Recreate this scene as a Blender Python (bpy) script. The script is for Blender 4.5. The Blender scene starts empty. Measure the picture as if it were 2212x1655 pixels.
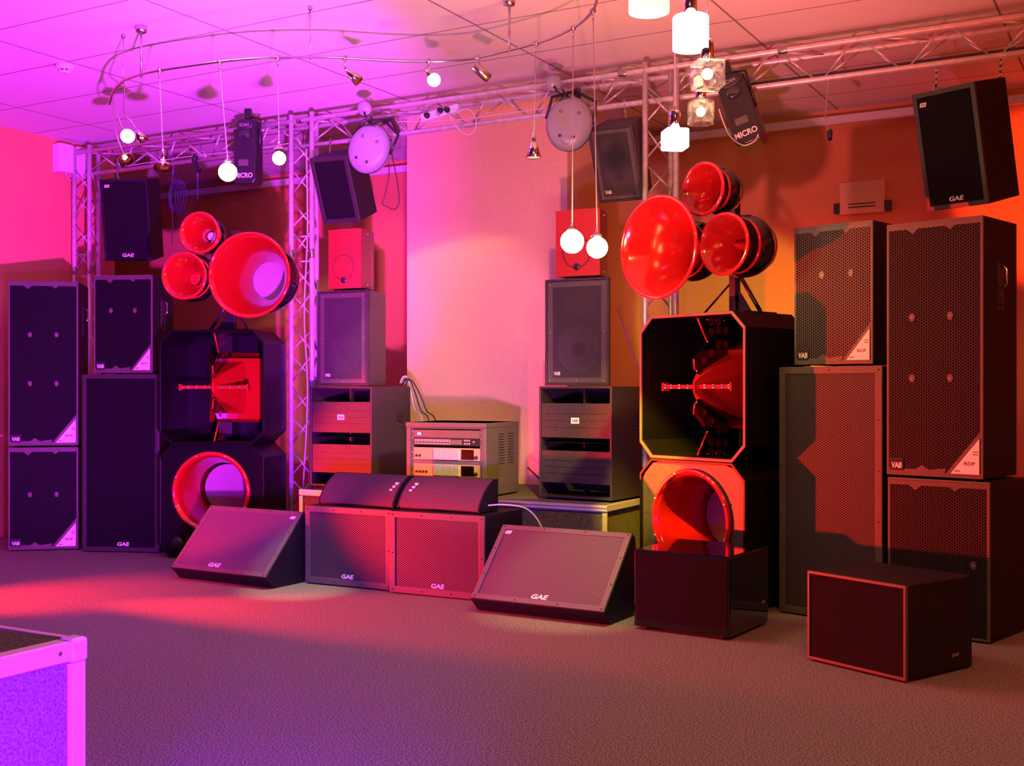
import bpy, math, random
from mathutils import Vector, Matrix, Euler
random.seed(7)
S = bpy.context.scene
COL = S.collection
PI = math.pi
R = math.radians

# ------------------------------------------------------------------ camera, world, lights, exposure
THETA = R(29.3); FPX = 2500.0; CX, CY = 1106.0, 840.0; HC = 1.16
HCEIL = 3.21
cam_d = bpy.data.cameras.new('camera'); cam = bpy.data.objects.new('camera', cam_d); COL.objects.link(cam)
cam.location = (0, 0, HC); cam.rotation_euler = (R(90), 0, THETA)
cam_d.sensor_width = 36.0; cam_d.lens = 36.0 * FPX / 2212.0
cam_d.shift_y = (CY - 827.5) / 2212.0
cam_d.clip_start = 0.05; cam_d.clip_end = 100
S.camera = cam
S.view_settings.view_transform = 'Standard'; S.view_settings.look = 'None'
S.view_settings.exposure = -0.8; S.view_settings.gamma = 1.0
S.view_settings.use_curve_mapping = False
W = bpy.data.worlds.new('world'); S.world = W; W.use_nodes = True
W.node_tree.nodes['Background'].inputs[0].default_value = (0.5, 0.36, 0.2, 1)
W.node_tree.nodes['Background'].inputs[1].default_value = 0.0

def lamp(name, kind, loc, color, power, target=None, size=0.05, angle=120, blend=0.3):
    d = bpy.data.lights.new(name, kind); o = bpy.data.objects.new(name, d); COL.objects.link(o)
    d.energy = power; d.color = color; o.location = loc
    if kind in ('POINT', 'SPOT'): d.shadow_soft_size = size
    if kind == 'SPOT': d.spot_size = R(angle); d.spot_blend = blend
    if kind == 'AREA': d.size = size
    if target is not None:
        o.rotation_euler = (Vector(target) - Vector(loc)).to_track_quat('-Z', 'Y').to_euler()
    return o
MAG = (0.66, 0.025, 1.0); RED = (1.0, 0.02, 0.008)
lamp('magenta_par_light', 'SPOT', (-1.35, 1.90, 0.36), MAG, 7800, (-6.6, 5.25, 2.55), 0.045, 55, 0.6)
lamp('pink_flood_light', 'SPOT', (-1.15, 1.90, 0.36), (1.0, 0.18, 0.28), 1500, (-3.1, 5.6, 3.2), 0.06, 60, 0.8)
lamp('added_pier_fill', 'SPOT', (-1.20, 1.95, 0.36), (1.0, 0.30, 0.72), 1300, (-4.5, 7.28, 1.35), 0.06, 19, 0.5)  # added fill without a fixture, cone sized to brighten just the pier
lamp('red_par_light', 'SPOT', (-6.4, 3.9, 0.36), RED, 7400, (-1.7, 5.46, 0.72), 0.03, 37, 0.5)
lamp('red_side_par_light', 'SPOT', (-6.35, 3.85, 0.36), RED, 1700, (-4.4, 6.3, 0.65), 0.03, 30, 0.6)
lamp('violet_par_light', 'SPOT', (-1.2, 0.55, 0.35), (0.16, 0.005, 1.0), 1150, (-2.3, 1.3, 0.35), 0.06, 100, 0.6)
lamp('violet_floor_light', 'SPOT', (-0.3, 0.6, 0.58), (0.32, 0.01, 1.0), 3400, (-3.2, 2.9, 0.05), 0.1, 50, 1.0)
lamp('red_floor_light', 'SPOT', (-6.1, 3.3, 1.0), RED, 1500, (-5.45, 4.3, 0.0), 0.05, 48, 1.0)
lamp('orange_par_light', 'SPOT', (0.9, 2.2, 0.6), (1.0, 0.085, 0.04), 2800, (-0.5, 4.1, 3.5), 0.06, 60, 0.8)
lamp('added_red_wall_fill', 'SPOT', (0.6, 5.0, 1.2), (1.0, 0.06, 0.01), 2800, (-0.6, 8.5, 2.4), 0.05, 18, 0.4)  # added spot, no fixture here; reddens the far right of the back wall
lamp('added_magenta_fill', 'SPOT', (-1.35, 1.93, 0.36), (1.0, 0.02, 0.62), 1900, (-6.35, 8.5, 2.1), 0.045, 11, 0.5)  # added narrow fill for the wall strip right of the left speaker tower
lamp('downlight_front', 'AREA', (-0.5, 3.0, 3.15), (1.0, 0.80, 0.22), 36, (-0.4, 3.4, 0), 0.5)
lamp('downlight_back', 'AREA', (-4.5, 4.2, 3.15), (1.0, 0.55, 0.25), 14, (-4.5, 4.4, 0), 0.5)
lamp('low_pendant_beam', 'SPOT', (-2.47, 4.97, 1.90), (1.0, 0.66, 0.06), 420, (-4.2, 7.28, 1.0), 0.02, 50, 0.12)
lamp('amber_spot_light', 'SPOT', (-2.40, 4.97, 1.84), (1.0, 0.60, 0.01), 1500, (-2.5, 5.95, 0.82), 0.02, 26, 0.8)
lamp('wedge_beam_light', 'SPOT', (-2.33, 4.92, 1.72), (1.0, 0.76, 0.30), 170, (-2.62, 5.25, 0.2), 0.02, 34, 0.8)
lamp('floor_beam_light', 'SPOT', (-4.13, 4.80, 2.25), (1.0, 0.80, 0.45), 420, (-4.34, 5.2, 0.0), 0.02, 20, 0.9)
lamp('added_wall_wash', 'SPOT', (-2.3, 7.3, 1.45), (1.0, 0.72, 0.10), 80, (-2.75, 8.58, 1.6), 0.04, 62, 0.3)  # invented unseen spot behind the truss, warms the wall behind the right horns

# ------------------------------------------------------------------ pixel -> world helpers (measured positions)
ct, st = math.cos(THETA), math.sin(THETA)
def at_z(px, py, Z):                                                 # Z = distance along the camera axis
    x = (px - CX) / FPX * Z
    return Vector((x * ct - Z * st, x * st + Z * ct, HC + (CY - py) / FPX * Z))
def at_y(px, py, Y):                                                 # on a plane parallel to the back wall
    return at_z(px, py, Y / (ct + (px - CX) / FPX * st))
def at_h(px, py, h):                                                 # on a horizontal plane
    return at_z(px, py, (h - HC) * FPX / (CY - py))

# ------------------------------------------------------------------ materials
def nt(name):
    m = bpy.data.materials.new(name); m.use_nodes = True
    return m, m.node_tree.nodes, m.node_tree.links, m.node_tree.nodes['Principled BSDF']
def setp(b, col=None, rough=None, metal=None, spec=None, **k):
    if col is not None: b.inputs['Base Color'].default_value = (*col, 1)
    if rough is not None: b.inputs['Roughness'].default_value = rough
    if metal is not None: b.inputs['Metallic'].default_value = metal
    if spec is not None: b.inputs['Specular IOR Level'].default_value = spec
    for a, v in k.items(): b.inputs[a].default_value = v
def plain(name, col, rough=0.5, metal=0.0, noise=0.0, nscale=60, bump=0.0, spec=0.5, coat=0.0):
    m, N, L, b = nt(name); setp(b, col, rough, metal, spec)
    if coat: b.inputs['Coat Weight'].default_value = coat; b.inputs['Coat Roughness'].default_value = 0.05
    tc = N.new('ShaderNodeTexCoord'); n = N.new('ShaderNodeTexNoise'); n.inputs['Scale'].default_value = nscale
    n.inputs['Detail'].default_value = 3
    L.new(tc.outputs['Object'], n.inputs['Vector'])
    if noise > 0:
        mx = N.new('ShaderNodeMix'); mx.data_type = 'RGBA'
        mx.inputs[6].default_value = (*[c * (1 - noise) for c in col], 1); mx.inputs[7].default_value = (*[min(1, c * (1 + noise)) for c in col], 1)
        mr = N.new('ShaderNodeMapRange'); mr.inputs[1].default_value = 0.35; mr.inputs[2].default_value = 0.65
        L.new(n.outputs['Fac'], mr.inputs[0]); L.new(mr.outputs[0], mx.inputs[0]); L.new(mx.outputs[2], b.inputs['Base Color'])
    if bump > 0:
        bp = N.new('ShaderNodeBump'); bp.inputs['Strength'].default_value = bump; bp.inputs['Distance'].default_value = 0.002
        L.new(n.outputs['Fac'], bp.inputs['Height']); L.new(bp.outputs[0], b.inputs['Normal'])
    return m
def math_node(N, L, op, a, b=None):
    n = N.new('ShaderNodeMath'); n.operation = op
    for i, v in enumerate((a, b)):
        if v is None: continue
        if isinstance(v, (int, float)): n.inputs[i].default_value = v
        else: L.new(v, n.inputs[i])
    return n.outputs[0]
def perforated(name, metal_col, px, pz, hexa=True, thr=0.3, hole=(0.004, 0.004, 0.004), rough=0.55, alpha=0.0, spec=0.35):
    """sheet metal with punched holes: cosine lattice in the object's own x/z"""
    m, N, L, b = nt(name); setp(b, metal_col, rough, 0.0, spec)
    tc = N.new('ShaderNodeTexCoord'); sp = N.new('ShaderNodeSeparateXYZ'); L.new(tc.outputs['Object'], sp.inputs[0])
    X, Z = sp.outputs[0], sp.outputs[2]
    kx, kz = 2 * PI / px, 2 * PI / pz
    if hexa:
        c1 = math_node(N, L, 'COSINE', math_node(N, L, 'MULTIPLY', X, kx))
        xh = math_node(N, L, 'MULTIPLY', X, kx * 0.5); zh = math_node(N, L, 'MULTIPLY', Z, kz * 0.5)
        c2 = math_node(N, L, 'COSINE', math_node(N, L, 'ADD', xh, zh)); c3 = math_node(N, L, 'COSINE', math_node(N, L, 'SUBTRACT', xh, zh))
        f = math_node(N, L, 'ADD', math_node(N, L, 'ADD', c1, c2), c3)
    else:
        f = math_node(N, L, 'MULTIPLY', math_node(N, L, 'COSINE', math_node(N, L, 'MULTIPLY', X, kx)), math_node(N, L, 'COSINE', math_node(N, L, 'MULTIPLY', Z, kz)))
    mr = N.new('ShaderNodeMapRange'); mr.inputs[1].default_value = thr - 0.25; mr.inputs[2].default_value = thr + 0.25
    L.new(f, mr.inputs[0])
    if alpha > 0:
        L.new(math_node(N, L, 'SUBTRACT', 1.0, math_node(N, L, 'MULTIPLY', mr.outputs[0], alpha)), b.inputs['Alpha'])
    else:
        mx = N.new('ShaderNodeMix'); mx.data_type = 'RGBA'
        mx.inputs[6].default_value = (*metal_col, 1); mx.inputs[7].default_value = (*hole, 1)
        L.new(mr.outputs[0], mx.inputs[0]); L.new(mx.outputs[2], b.inputs['Base Color'])
        L.new(math_node(N, L, 'SUBTRACT', spec, math_node(N, L, 'MULTIPLY', mr.outputs[0], spec * 0.9)), b.inputs['Specular IOR Level'])
    return m
def emit(name, col, strength):
    m, N, L, b = nt(name); setp(b, (0.8, 0.8, 0.8), 0.4)
    b.inputs['Emission Color'].default_value = (*col, 1); b.inputs['Emission Strength'].default_value = strength
    return m
M = {}
M['cabinet'] = plain('black_textured_paint', (0.010, 0.009, 0.010), 0.5, noise=0.35, nscale=260, bump=0.5, spec=0.2)
M['cabinet_worn'] = plain('dark_textured_paint', (0.036, 0.029, 0.030), 0.42, noise=0.4, nscale=240, bump=0.6)
M['gloss_black'] = plain('gloss_black_lacquer', (0.005, 0.004, 0.005), 0.07, coat=0.6)
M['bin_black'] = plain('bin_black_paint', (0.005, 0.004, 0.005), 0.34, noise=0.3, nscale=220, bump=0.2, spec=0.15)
M['baffle_paint'] = plain('speckled_baffle_paint', (0.045, 0.040, 0.036), 0.35, noise=0.5, nscale=200, bump=0.5)
M['frame'] = plain('frame_paint', (0.09, 0.078, 0.06), 0.4, noise=0.25, nscale=200, bump=0.3)
M['foam'] = plain('acoustic_foam', (0.010, 0.008, 0.010), 0.95, noise=0.5, nscale=420, bump=0.6, spec=0.1)
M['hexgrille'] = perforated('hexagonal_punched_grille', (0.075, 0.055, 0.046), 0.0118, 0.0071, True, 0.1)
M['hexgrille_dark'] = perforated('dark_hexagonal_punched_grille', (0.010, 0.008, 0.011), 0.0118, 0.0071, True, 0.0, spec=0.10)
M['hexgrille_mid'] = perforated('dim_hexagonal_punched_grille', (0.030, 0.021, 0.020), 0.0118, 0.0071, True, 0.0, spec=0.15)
M['expanded'] = perforated('expanded_metal_grille', (0.10, 0.08, 0.075), 0.020, 0.012, False, 0.05)
M['wovengrille'] = perforated('fine_round_punched_grille', (0.11, 0.075, 0.10), 0.0105, 0.006, True, 0.4, hole=(0.03, 0.02, 0.028))
M['finegrille'] = perforated('see_through_punched_grille', (0.06, 0.05, 0.05), 0.005, 0.003, True, -0.4, alpha=0.85)
M['redgrille'] = perforated('red_punched_grille', (0.62, 0.035, 0.03), 0.0078, 0.0046, True, 0.55, hole=(0.09, 0.012, 0.015))
M['redpaint'] = plain('red_cabinet_paint', (0.22, 0.025, 0.03), 0.4, noise=0.2, nscale=200, bump=0.2)
M['red_horn'] = plain('glossy_red_fibreglass', (0.36, 0.006, 0.006), 0.16, coat=0.7)
M['hole_rim'] = plain('dark_red_hole_rim', (0.10, 0.006, 0.006), 0.12, coat=0.9)
M['red_lip'] = plain('glossy_red_rim', (0.50, 0.012, 0.014), 0.10, coat=0.9)
M['cone'] = plain('paper_cone', (0.22, 0.19, 0.17), 0.5, noise=0.2)
M['rubber'] = plain('black_rubber', (0.015, 0.015, 0.015), 0.5)
M['plastic_black'] = plain('black_plastic', (0.02, 0.02, 0.021), 0.3)
M['chrome'] = plain('polished_chrome', (0.75, 0.75, 0.75), 0.12, 1.0)
M['steel'] = plain('brushed_steel', (0.55, 0.54, 0.52), 0.3, 1.0)
M['screw'] = plain('screw_metal', (0.5, 0.48, 0.44), 0.3, 0.7)
M['screw_dark'] = plain('dark_screw', (0.012, 0.010, 0.010), 0.5)
M['alu'] = plain('truss_aluminium', (0.78, 0.77, 0.76), 0.34, 0.4, noise=0.1, nscale=30)
M['alu_edge'] = plain('aluminium_edge_profile', (0.66, 0.64, 0.60), 0.4, 0.5)
M['white_paint'] = plain('white_paint', (0.8, 0.8, 0.8), 0.5)
M['logo_white'] = plain('white_logo_print', (0.85, 0.84, 0.80), 0.4)
M['badge_white'] = plain('white_badge_plate', (0.82, 0.80, 0.78), 0.35)
M['print_dark'] = plain('dark_print', (0.05, 0.03, 0.03), 0.5)
M['grey_plastic'] = plain('grey_fixture_plastic', (0.30, 0.30, 0.34), 0.33)
M['seam'] = plain('dark_seam', (0.03, 0.03, 0.035), 0.4)
M['carpet_panel'] = plain('grey_felt_carpet', (0.11, 0.105, 0.11), 0.95, noise=0.4, nscale=150, bump=0.6, spec=0.1)
M['cable_black'] = plain('black_cable', (0.02, 0.02, 0.02), 0.4)
M['cable_white'] = plain('white_cable', (0.75, 0.74, 0.74), 0.4)
M['cable_violet'] = plain('violet_cable', (0.18, 0.08, 0.5), 0.4)
M['cable_grey'] = plain('grey_cable', (0.35, 0.34, 0.33), 0.4)
M['lens'] = plain('lens_glass', (0.03, 0.03, 0.04), 0.05, coat=1.0)
M['mirror'] = plain('mirror', (0.8, 0.8, 0.8), 0.03, 1.0)
M['lcd'] = plain('lcd_display', (0.16, 0.17, 0.12), 0.2)
M['amp_panel'] = plain('champagne_amp_panel', (0.62, 0.46, 0.26), 0.35, 0.3)
M['amp_fin'] = plain('bright_amp_fins', (0.80, 0.84, 0.82), 0.3, 0.4)
M['rack'] = plain('rack_steel', (0.13, 0.11, 0.10), 0.4, noise=0.2, nscale=200)
M['orange_switch'] = emit('lit_orange_switch', (1.0, 0.22, 0.02), 0.5)
M['bulb_warm'] = emit('warm_halogen_bulb', (1.0, 0.78, 0.42), 26)
M['bulb_yellow'] = emit('yellow_halogen_bulb', (1.0, 0.78, 0.36), 60)
M['bulb_spot'] = emit('strong_halogen_bulb', (1.0, 0.66, 0.2), 260)
M['bulb_cool'] = emit('cool_white_bulb', (0.75, 0.8, 1.0), 26)
M['shade_lit'] = emit('lit_frosted_glass', (1.0, 0.72, 0.95), 4.5)
M['shade_warm'] = emit('warm_lit_frosted_glass', (1.0, 0.85, 0.55), 2.6)
M['frost'] = emit('glowing_opal_bulb', (1.0, 0.93, 0.62), 3)
M['reflector'] = plain('gold_reflector', (0.9, 0.75, 0.45), 0.12, 1.0)
def glass_mat():
    m, N, L, b = nt('clear_thick_glass')
    g = N.new('ShaderNodeBsdfGlossy'); g.inputs['Roughness'].default_value = 0.05
    t = N.new('ShaderNodeBsdfTransparent'); t.inputs[0].default_value = (0.96, 0.96, 0.94, 1)
    d = N.new('ShaderNodeBsdfTranslucent'); d.inputs[0].default_value = (0.9, 0.9, 0.85, 1)
    n = N.new('ShaderNodeTexNoise'); n.inputs['Scale'].default_value = 45; n.inputs['Detail'].default_value = 1
    bp = N.new('ShaderNodeBump'); bp.inputs['Strength'].default_value = 0.4; bp.inputs['Distance'].default_value = 0.003
    tc = N.new('ShaderNodeTexCoord'); L.new(tc.outputs['Object'], n.inputs[0]); L.new(n.outputs['Fac'], bp.inputs['Height'])
    L.new(bp.outputs[0], g.inputs['Normal'])
    mr = N.new('ShaderNodeMapRange'); mr.inputs[1].default_value = 0.45; mr.inputs[2].default_value = 0.62; mr.inputs[3].default_value = 0.05; mr.inputs[4].default_value = 0.30
    L.new(n.outputs['Fac'], mr.inputs[0])
    m1 = N.new('ShaderNodeMixShader'); L.new(mr.outputs[0], m1.inputs[0]); L.new(t.outputs[0], m1.inputs[1]); L.new(d.outputs[0], m1.inputs[2])
    mx = N.new('ShaderNodeMixShader'); mx.inputs[0].default_value = 0.10; L.new(m1.outputs[0], mx.inputs[1]); L.new(g.outputs[0], mx.inputs[2])
    L.new(mx.outputs[0], N['Material Output'].inputs[0]); return m
M['glass'] = glass_mat()
def floor_mat():
    m, N, L, b = nt('speckled_grey_carpet'); setp(b, (0.3, 0.3, 0.3), 0.95, 0, 0.15)
    tc = N.new('ShaderNodeTexCoord'); n = N.new('ShaderNodeTexNoise'); n.inputs['Scale'].default_value = 150; n.inputs['Detail'].default_value = 2
    n.inputs['Roughness'].default_value = 0.75
    L.new(tc.outputs['Object'], n.inputs[0])
    cr = N.new('ShaderNodeValToRGB'); cr.color_ramp.elements[0].position = 0.41; cr.color_ramp.elements[1].position = 0.60
    cr.color_ramp.elements[0].color = (0.062, 0.058, 0.066, 1); cr.color_ramp.elements[1].color = (0.29, 0.265, 0.24, 1)
    L.new(n.outputs['Fac'], cr.inputs[0]); L.new(cr.outputs[0], b.inputs['Base Color'])
    bp = N.new('ShaderNodeBump'); bp.inputs['Strength'].default_value = 0.35; bp.inputs['Distance'].default_value = 0.003
    L.new(n.outputs['Fac'], bp.inputs['Height']); L.new(bp.outputs[0], b.inputs['Normal']); return m
def ceiling_mat():
    m, N, L, b = nt('white_ceiling_tiles'); setp(b, (0.8, 0.8, 0.8), 0.9, 0, 0.2)
    tc = N.new('ShaderNodeTexCoord'); sp = N.new('ShaderNodeSeparateXYZ'); L.new(tc.outputs['Object'], sp.inputs[0])
    def line(v, off, per, w):
        a = math_node(N, L, 'ADD', v, -off + 50 * per); a = math_node(N, L, 'MODULO', a, per)
        a = math_node(N, L, 'MINIMUM', a, math_node(N, L, 'SUBTRACT', per, a))
        return math_node(N, L, 'LESS_THAN', a, w)
    f = math_node(N, L, 'MAXIMUM', line(sp.outputs[0], -5.97, 1.30, 0.007), line(sp.outputs[1], 6.22, 0.63, 0.006))
    mx = N.new('ShaderNodeMix'); mx.data_type = 'RGBA'; mx.inputs[6].default_value = (0.82, 0.80, 0.78, 1); mx.inputs[7].default_value = (0.30, 0.27, 0.26, 1)
    L.new(f, mx.inputs[0]); L.new(mx.outputs[2], b.inputs['Base Color']); return m
M['floor'] = floor_mat(); M['ceiling'] = ceiling_mat()
M['wall'] = plain('orange_wallpaper', (0.78, 0.36, 0.15), 0.85, noise=0.07, nscale=320, bump=0.3, spec=0.2)
M['panel'] = plain('apricot_wallpaper', (0.86, 0.60, 0.34), 0.85, noise=0.06, nscale=120, bump=0.3, spec=0.2)
M['wallback'] = plain('cream_wall', (0.6, 0.5, 0.42), 0.9)

# ------------------------------------------------------------------ mesh helpers
class MB:
    def __init__(s): s.v = []; s.f = []; s.sm = []
    def add(s, vs, fs, smooth=False):
        o = len(s.v); s.v += [tuple(v) for v in vs]
        for f in fs: s.f.append(tuple(i + o for i in f)); s.sm.append(smooth)
        return s
    def box(s, x0, x1, y0, y1, z0, z1):
        vs = [(x0, y0, z0), (x1, y0, z0), (x1, y1, z0), (x0, y1, z0), (x0, y0, z1), (x1, y0, z1), (x1, y1, z1), (x0, y1, z1)]
        return s.add(vs, [(0, 3, 2, 1), (4, 5, 6, 7), (0, 1, 5, 4), (1, 2, 6, 5), (2, 3, 7, 6), (3, 0, 4, 7)])
    def prism(s, poly, y0, y1):                                      # poly: (x,z) points counter-clockwise seen from the front (-y)
        n = len(poly)
        vs = [(x, y0, z) for x, z in poly] + [(x, y1, z) for x, z in poly]
        fs = [tuple(range(n)), tuple(range(2 * n - 1, n - 1, -1))]
        fs += [(i, i + n, (i + 1) % n + n, (i + 1) % n) for i in range(n)]
        return s.add(vs, fs)
    def xprism(s, poly, x0, x1):                                     # poly: (y,z)
        n = len(poly)
        vs = [(x0, y, z) for y, z in poly] + [(x1, y, z) for y, z in poly]
        fs = [tuple(range(n - 1, -1, -1)), tuple(range(n, 2 * n))] + [(i, (i + 1) % n, (i + 1) % n + n, i + n) for i in range(n)]
        return s.add(vs, fs)
    def ring(s, outer, inner, y0, y1):
        n = len(outer)
        vs = [(x, y0, z) for x, z in outer] + [(x, y0, z) for x, z in inner] + [(x, y1, z) for x, z in outer] + [(x, y1, z) for x, z in inner]
        fs = []
        for i in range(n):
            j = (i + 1) % n
            fs += [(i, j, n + j, n + i), (2 * n + j, 2 * n + i, 3 * n + i, 3 * n + j), (j, i, 2 * n + i, 2 * n + j), (n + i, n + j, 3 * n + j, 3 * n + i)]
        return s.add(vs, fs)
    def lathe(s, prof, seg=48, c=(0, 0, 0), axis='y', closed=False, smooth=True, sx=1, sz=1):
        vs = []; n = len(prof)
        for k in range(seg):
            a = 2 * PI * k / seg; ca, sa = math.cos(a), math.sin(a)
            for r, h in prof:
                if axis == 'y': p = (r * ca * sx, h, r * sa * sz)
                elif axis == 'z': p = (r * ca * sx, r * sa * sz, h)
                else: p = (h, r * ca * sx, r * sa * sz)
                vs.append((p[0] + c[0], p[1] + c[1], p[2] + c[2]))
        fs = []
        m = n if closed else n - 1
        for k in range(seg):
            k2 = (k + 1) % seg
            for i in range(m):
                j = (i + 1) % n
                fs.append((k * n + i, k * n + j, k2 * n + j, k2 * n + i))
        return s.add(vs, fs, smooth)
    def tube(s, pts, r, seg=8, cap=True):
        pts = [Vector(p) for p in pts]; n = len(pts); vs = []; fs = []
        up = Vector((0, 0, 1)); prev = None
        for i, p in enumerate(pts):
            t = (pts[min(i + 1, n - 1)] - pts[max(i - 1, 0)]).normalized()
            if prev is None: a = t.cross(up) if abs(t.dot(up)) < 0.95 else t.cross(Vector((1, 0, 0)))
            else: a = prev - t * prev.dot(t)
            a.normalize(); prev = a; b = t.cross(a); rr = r[i] if isinstance(r, (list, tuple)) else r
            for k in range(seg):
                q = 2 * PI * k / seg; vs.append(p + (a * math.cos(q) + b * math.sin(q)) * rr)
        for i in range(n - 1):
            for k in range(seg):
                k2 = (k + 1) % seg; fs.append((i * seg + k, i * seg + k2, (i + 1) * seg + k2, (i + 1) * seg + k))
        s.add(vs, fs, True)
        if cap:
            s.f.append(tuple(len(s.v) - n * seg + k for k in range(seg - 1, -1, -1))); s.sm.append(False)
            s.f.append(tuple(len(s.v) - seg + k for k in range(seg))); s.sm.append(False)
        return s
    def sphere(s, c, r, seg=20, rings=12, sx=1, sy=1, sz=1):
        prof = [(r * math.sin(PI * i / rings), r * -math.cos(PI * i / rings)) for i in range(rings + 1)]
        prof[0] = (1e-5, prof[0][1]); prof[-1] = (1e-5, prof[-1][1])
        o = len(s.v); s.lathe(prof, seg, (0, 0, 0), 'z')
        for i in range(o, len(s.v)):
            v = s.v[i]; s.v[i] = (v[0] * sx + c[0], v[1] * sy + c[1], v[2] * sz + c[2])
        return s
    def screw(s, x, z, y=-0.001, r=0.004):
        return s.lathe([(1e-5, y - 0.002), (r * 0.8, y - 0.002), (r, y), (r, y + 0.002)], 8, (x, 0, z))
    def build(s, name, mat, parent=None, bevel=0.0, kind=None, label=None):
        me = bpy.data.meshes.new(name); me.from_pydata(s.v, [], s.f); me.update()
        me.polygons.foreach_set('use_smooth', s.sm); me.materials.append(M[mat] if isinstance(mat, str) else mat)
        import bmesh
        bm = bmesh.new(); bm.from_mesh(me); bmesh.ops.recalc_face_normals(bm, faces=bm.faces); bm.to_mesh(me); bm.free()
        o = bpy.data.objects.new(name, me); COL.objects.link(o)
        if parent is not None: o.parent = parent
        if bevel > 0:
            b = o.modifiers.new('bevel', 'BEVEL'); b.width = bevel; b.segments = 2; b.limit_method = 'ANGLE'; b.angle_limit = R(40)
        if kind: o['kind'] = kind
        if label: o['label'] = label
        return o
def thing(name, label, cat, loc=(0, 0, 0), yaw=0.0, pitch=0.0, roll=0.0, group=None):
    o = bpy.data.objects.new(name, None); COL.objects.link(o); o.empty_display_size = 0.1
    o.location = loc; o.rotation_euler = (R(pitch), R(roll), R(yaw)); o['label'] = label; o['category'] = cat
    if group: o['group'] = group
    return o
def tag(o, label, cat, group=None):
    o['label'] = label; o['category'] = cat
    if group: o['group'] = group
    return o
def curve(pts, n=8):
    P = [Vector(p) for p in pts]; out = []
    for i in range(len(P) - 1):
        p0, p1, p2, p3 = P[max(i - 1, 0)], P[i], P[i + 1], P[min(i + 2, len(P) - 1)]
        for k in range(n):
            t = k / n
            out.append(0.5 * ((2 * p1) + (-p0 + p2) * t + (2 * p0 - 5 * p1 + 4 * p2 - p3) * t * t + (-p0 + 3 * p1 - 3 * p2 + p3) * t ** 3))
    out.append(P[-1]); return out
_tc = {}
def text(name, s, height, mat, parent, x, z, y=-0.003, width=None, bold=0.0, shear=0.0, thick=0.0008, roll=0.0):
    """writing standing on a front face (reads from -y)"""
    key = (s, bold, shear)
    if key not in _tc:
        c = bpy.data.curves.new('lettering', 'FONT'); c.body = s; c.size = 1.0; c.offset = bold; c.shear = shear
        c.align_x = 'CENTER'; c.extrude = 0.01
        o = bpy.data.objects.new('lettering', c); COL.objects.link(o)
        bpy.context.view_layer.update()
        me = bpy.data.meshes.new_from_object(o.evaluated_get(bpy.context.evaluated_depsgraph_get()))
        bpy.data.objects.remove(o); _tc[key] = me
    me = _tc[key].copy(); vs = [v.co.copy() for v in me.vertices]
    x0, x1 = min(v.x for v in vs), max(v.x for v in vs); y0, y1 = min(v.y for v in vs), max(v.y for v in vs)
    sc = height / (y1 - y0); sx = sc if width is None else width / (x1 - x0); ca, sa = math.cos(roll), math.sin(roll)
    for v, c in zip(me.vertices, vs):
        a = (c.x - (x0 + x1) / 2) * sx; b = (c.y - (y0 + y1) / 2) * sc
        v.co = (x + a * ca - b * sa, y - (0.5 + c.z / 0.02) * thick, z + a * sa + b * ca)
    me.materials.clear(); me.materials.append(M[mat]); me.update()
    o = bpy.data.objects.new(name, me); COL.objects.link(o); o.parent = parent; return o
def rect(x0, x1, z0, z1): return [(x0, z0), (x1, z0), (x1, z1), (x0, z1)]

# ------------------------------------------------------------------ setting
YB = 8.58; XL = -7.9
def struct(name, mb, mat): return mb.build(name, mat, None, 0, 'structure')
struct('floor', MB().box(-10.6, 3.2, -3.2, YB + 0.1, -0.1, 0), 'floor')
struct('ceiling', MB().box(-10.6, 3.2, -3.2, YB + 0.1, HCEIL, HCEIL + 0.1), 'ceiling')
struct('wall_back', MB().box(-10.6, 3.2, YB, YB + 0.1, 0, HCEIL), 'wall')
struct('wall_left', MB().box(XL - 0.12, XL, -3.2, 7.05, 0, HCEIL), 'wall')
struct('wall_alcove', MB().box(-10.6, -10.5, 7.05, YB, 0, HCEIL).box(-10.6, XL - 0.12, 6.95, 7.05, 0, HCEIL), 'wall')
struct('wall_right', MB().box(3.1, 3.2, -3.2, YB, 0, HCEIL), 'wall')
struct('wall_front', MB().box(-10.6, 3.2, -3.2, -3.1, 0, HCEIL), 'wallback')
struct('wall_pier', MB().box(-5.0, -3.64, 7.28, YB, 0, HCEIL), 'panel')
# pale suspended rail in front of the back wall
def hung_rail(x0, x1, label):
    t = thing('suspended_rail', label, 'rail', ((x0 + x1) / 2, YB - 0.08, 3.115))
    MB().box(x0 - (x0 + x1) / 2, x1 - (x0 + x1) / 2, -0.02, 0.02, -0.03, 0.03).build('rail_profile', 'white_paint', t, 0.003)
    n = max(2, int((x1 - x0) / 1.3))
    for i in range(n):
        x = (x0 + x1) / 2 * 0 + (i + 0.5) / n * (x1 - x0) - (x1 - x0) / 2
        MB().tube([(x, 0, 0.03), (x, 0, HCEIL - 3.115)], 0.003, 6).build('hanger', 'steel', t)
    return t
hung_rail(-10.3, -5.02, 'white suspended rail under the ceiling behind the left end of the truss')
hung_rail(-3.62, 2.6, 'pale suspended rail along the back wall behind the right end of the truss')

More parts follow.
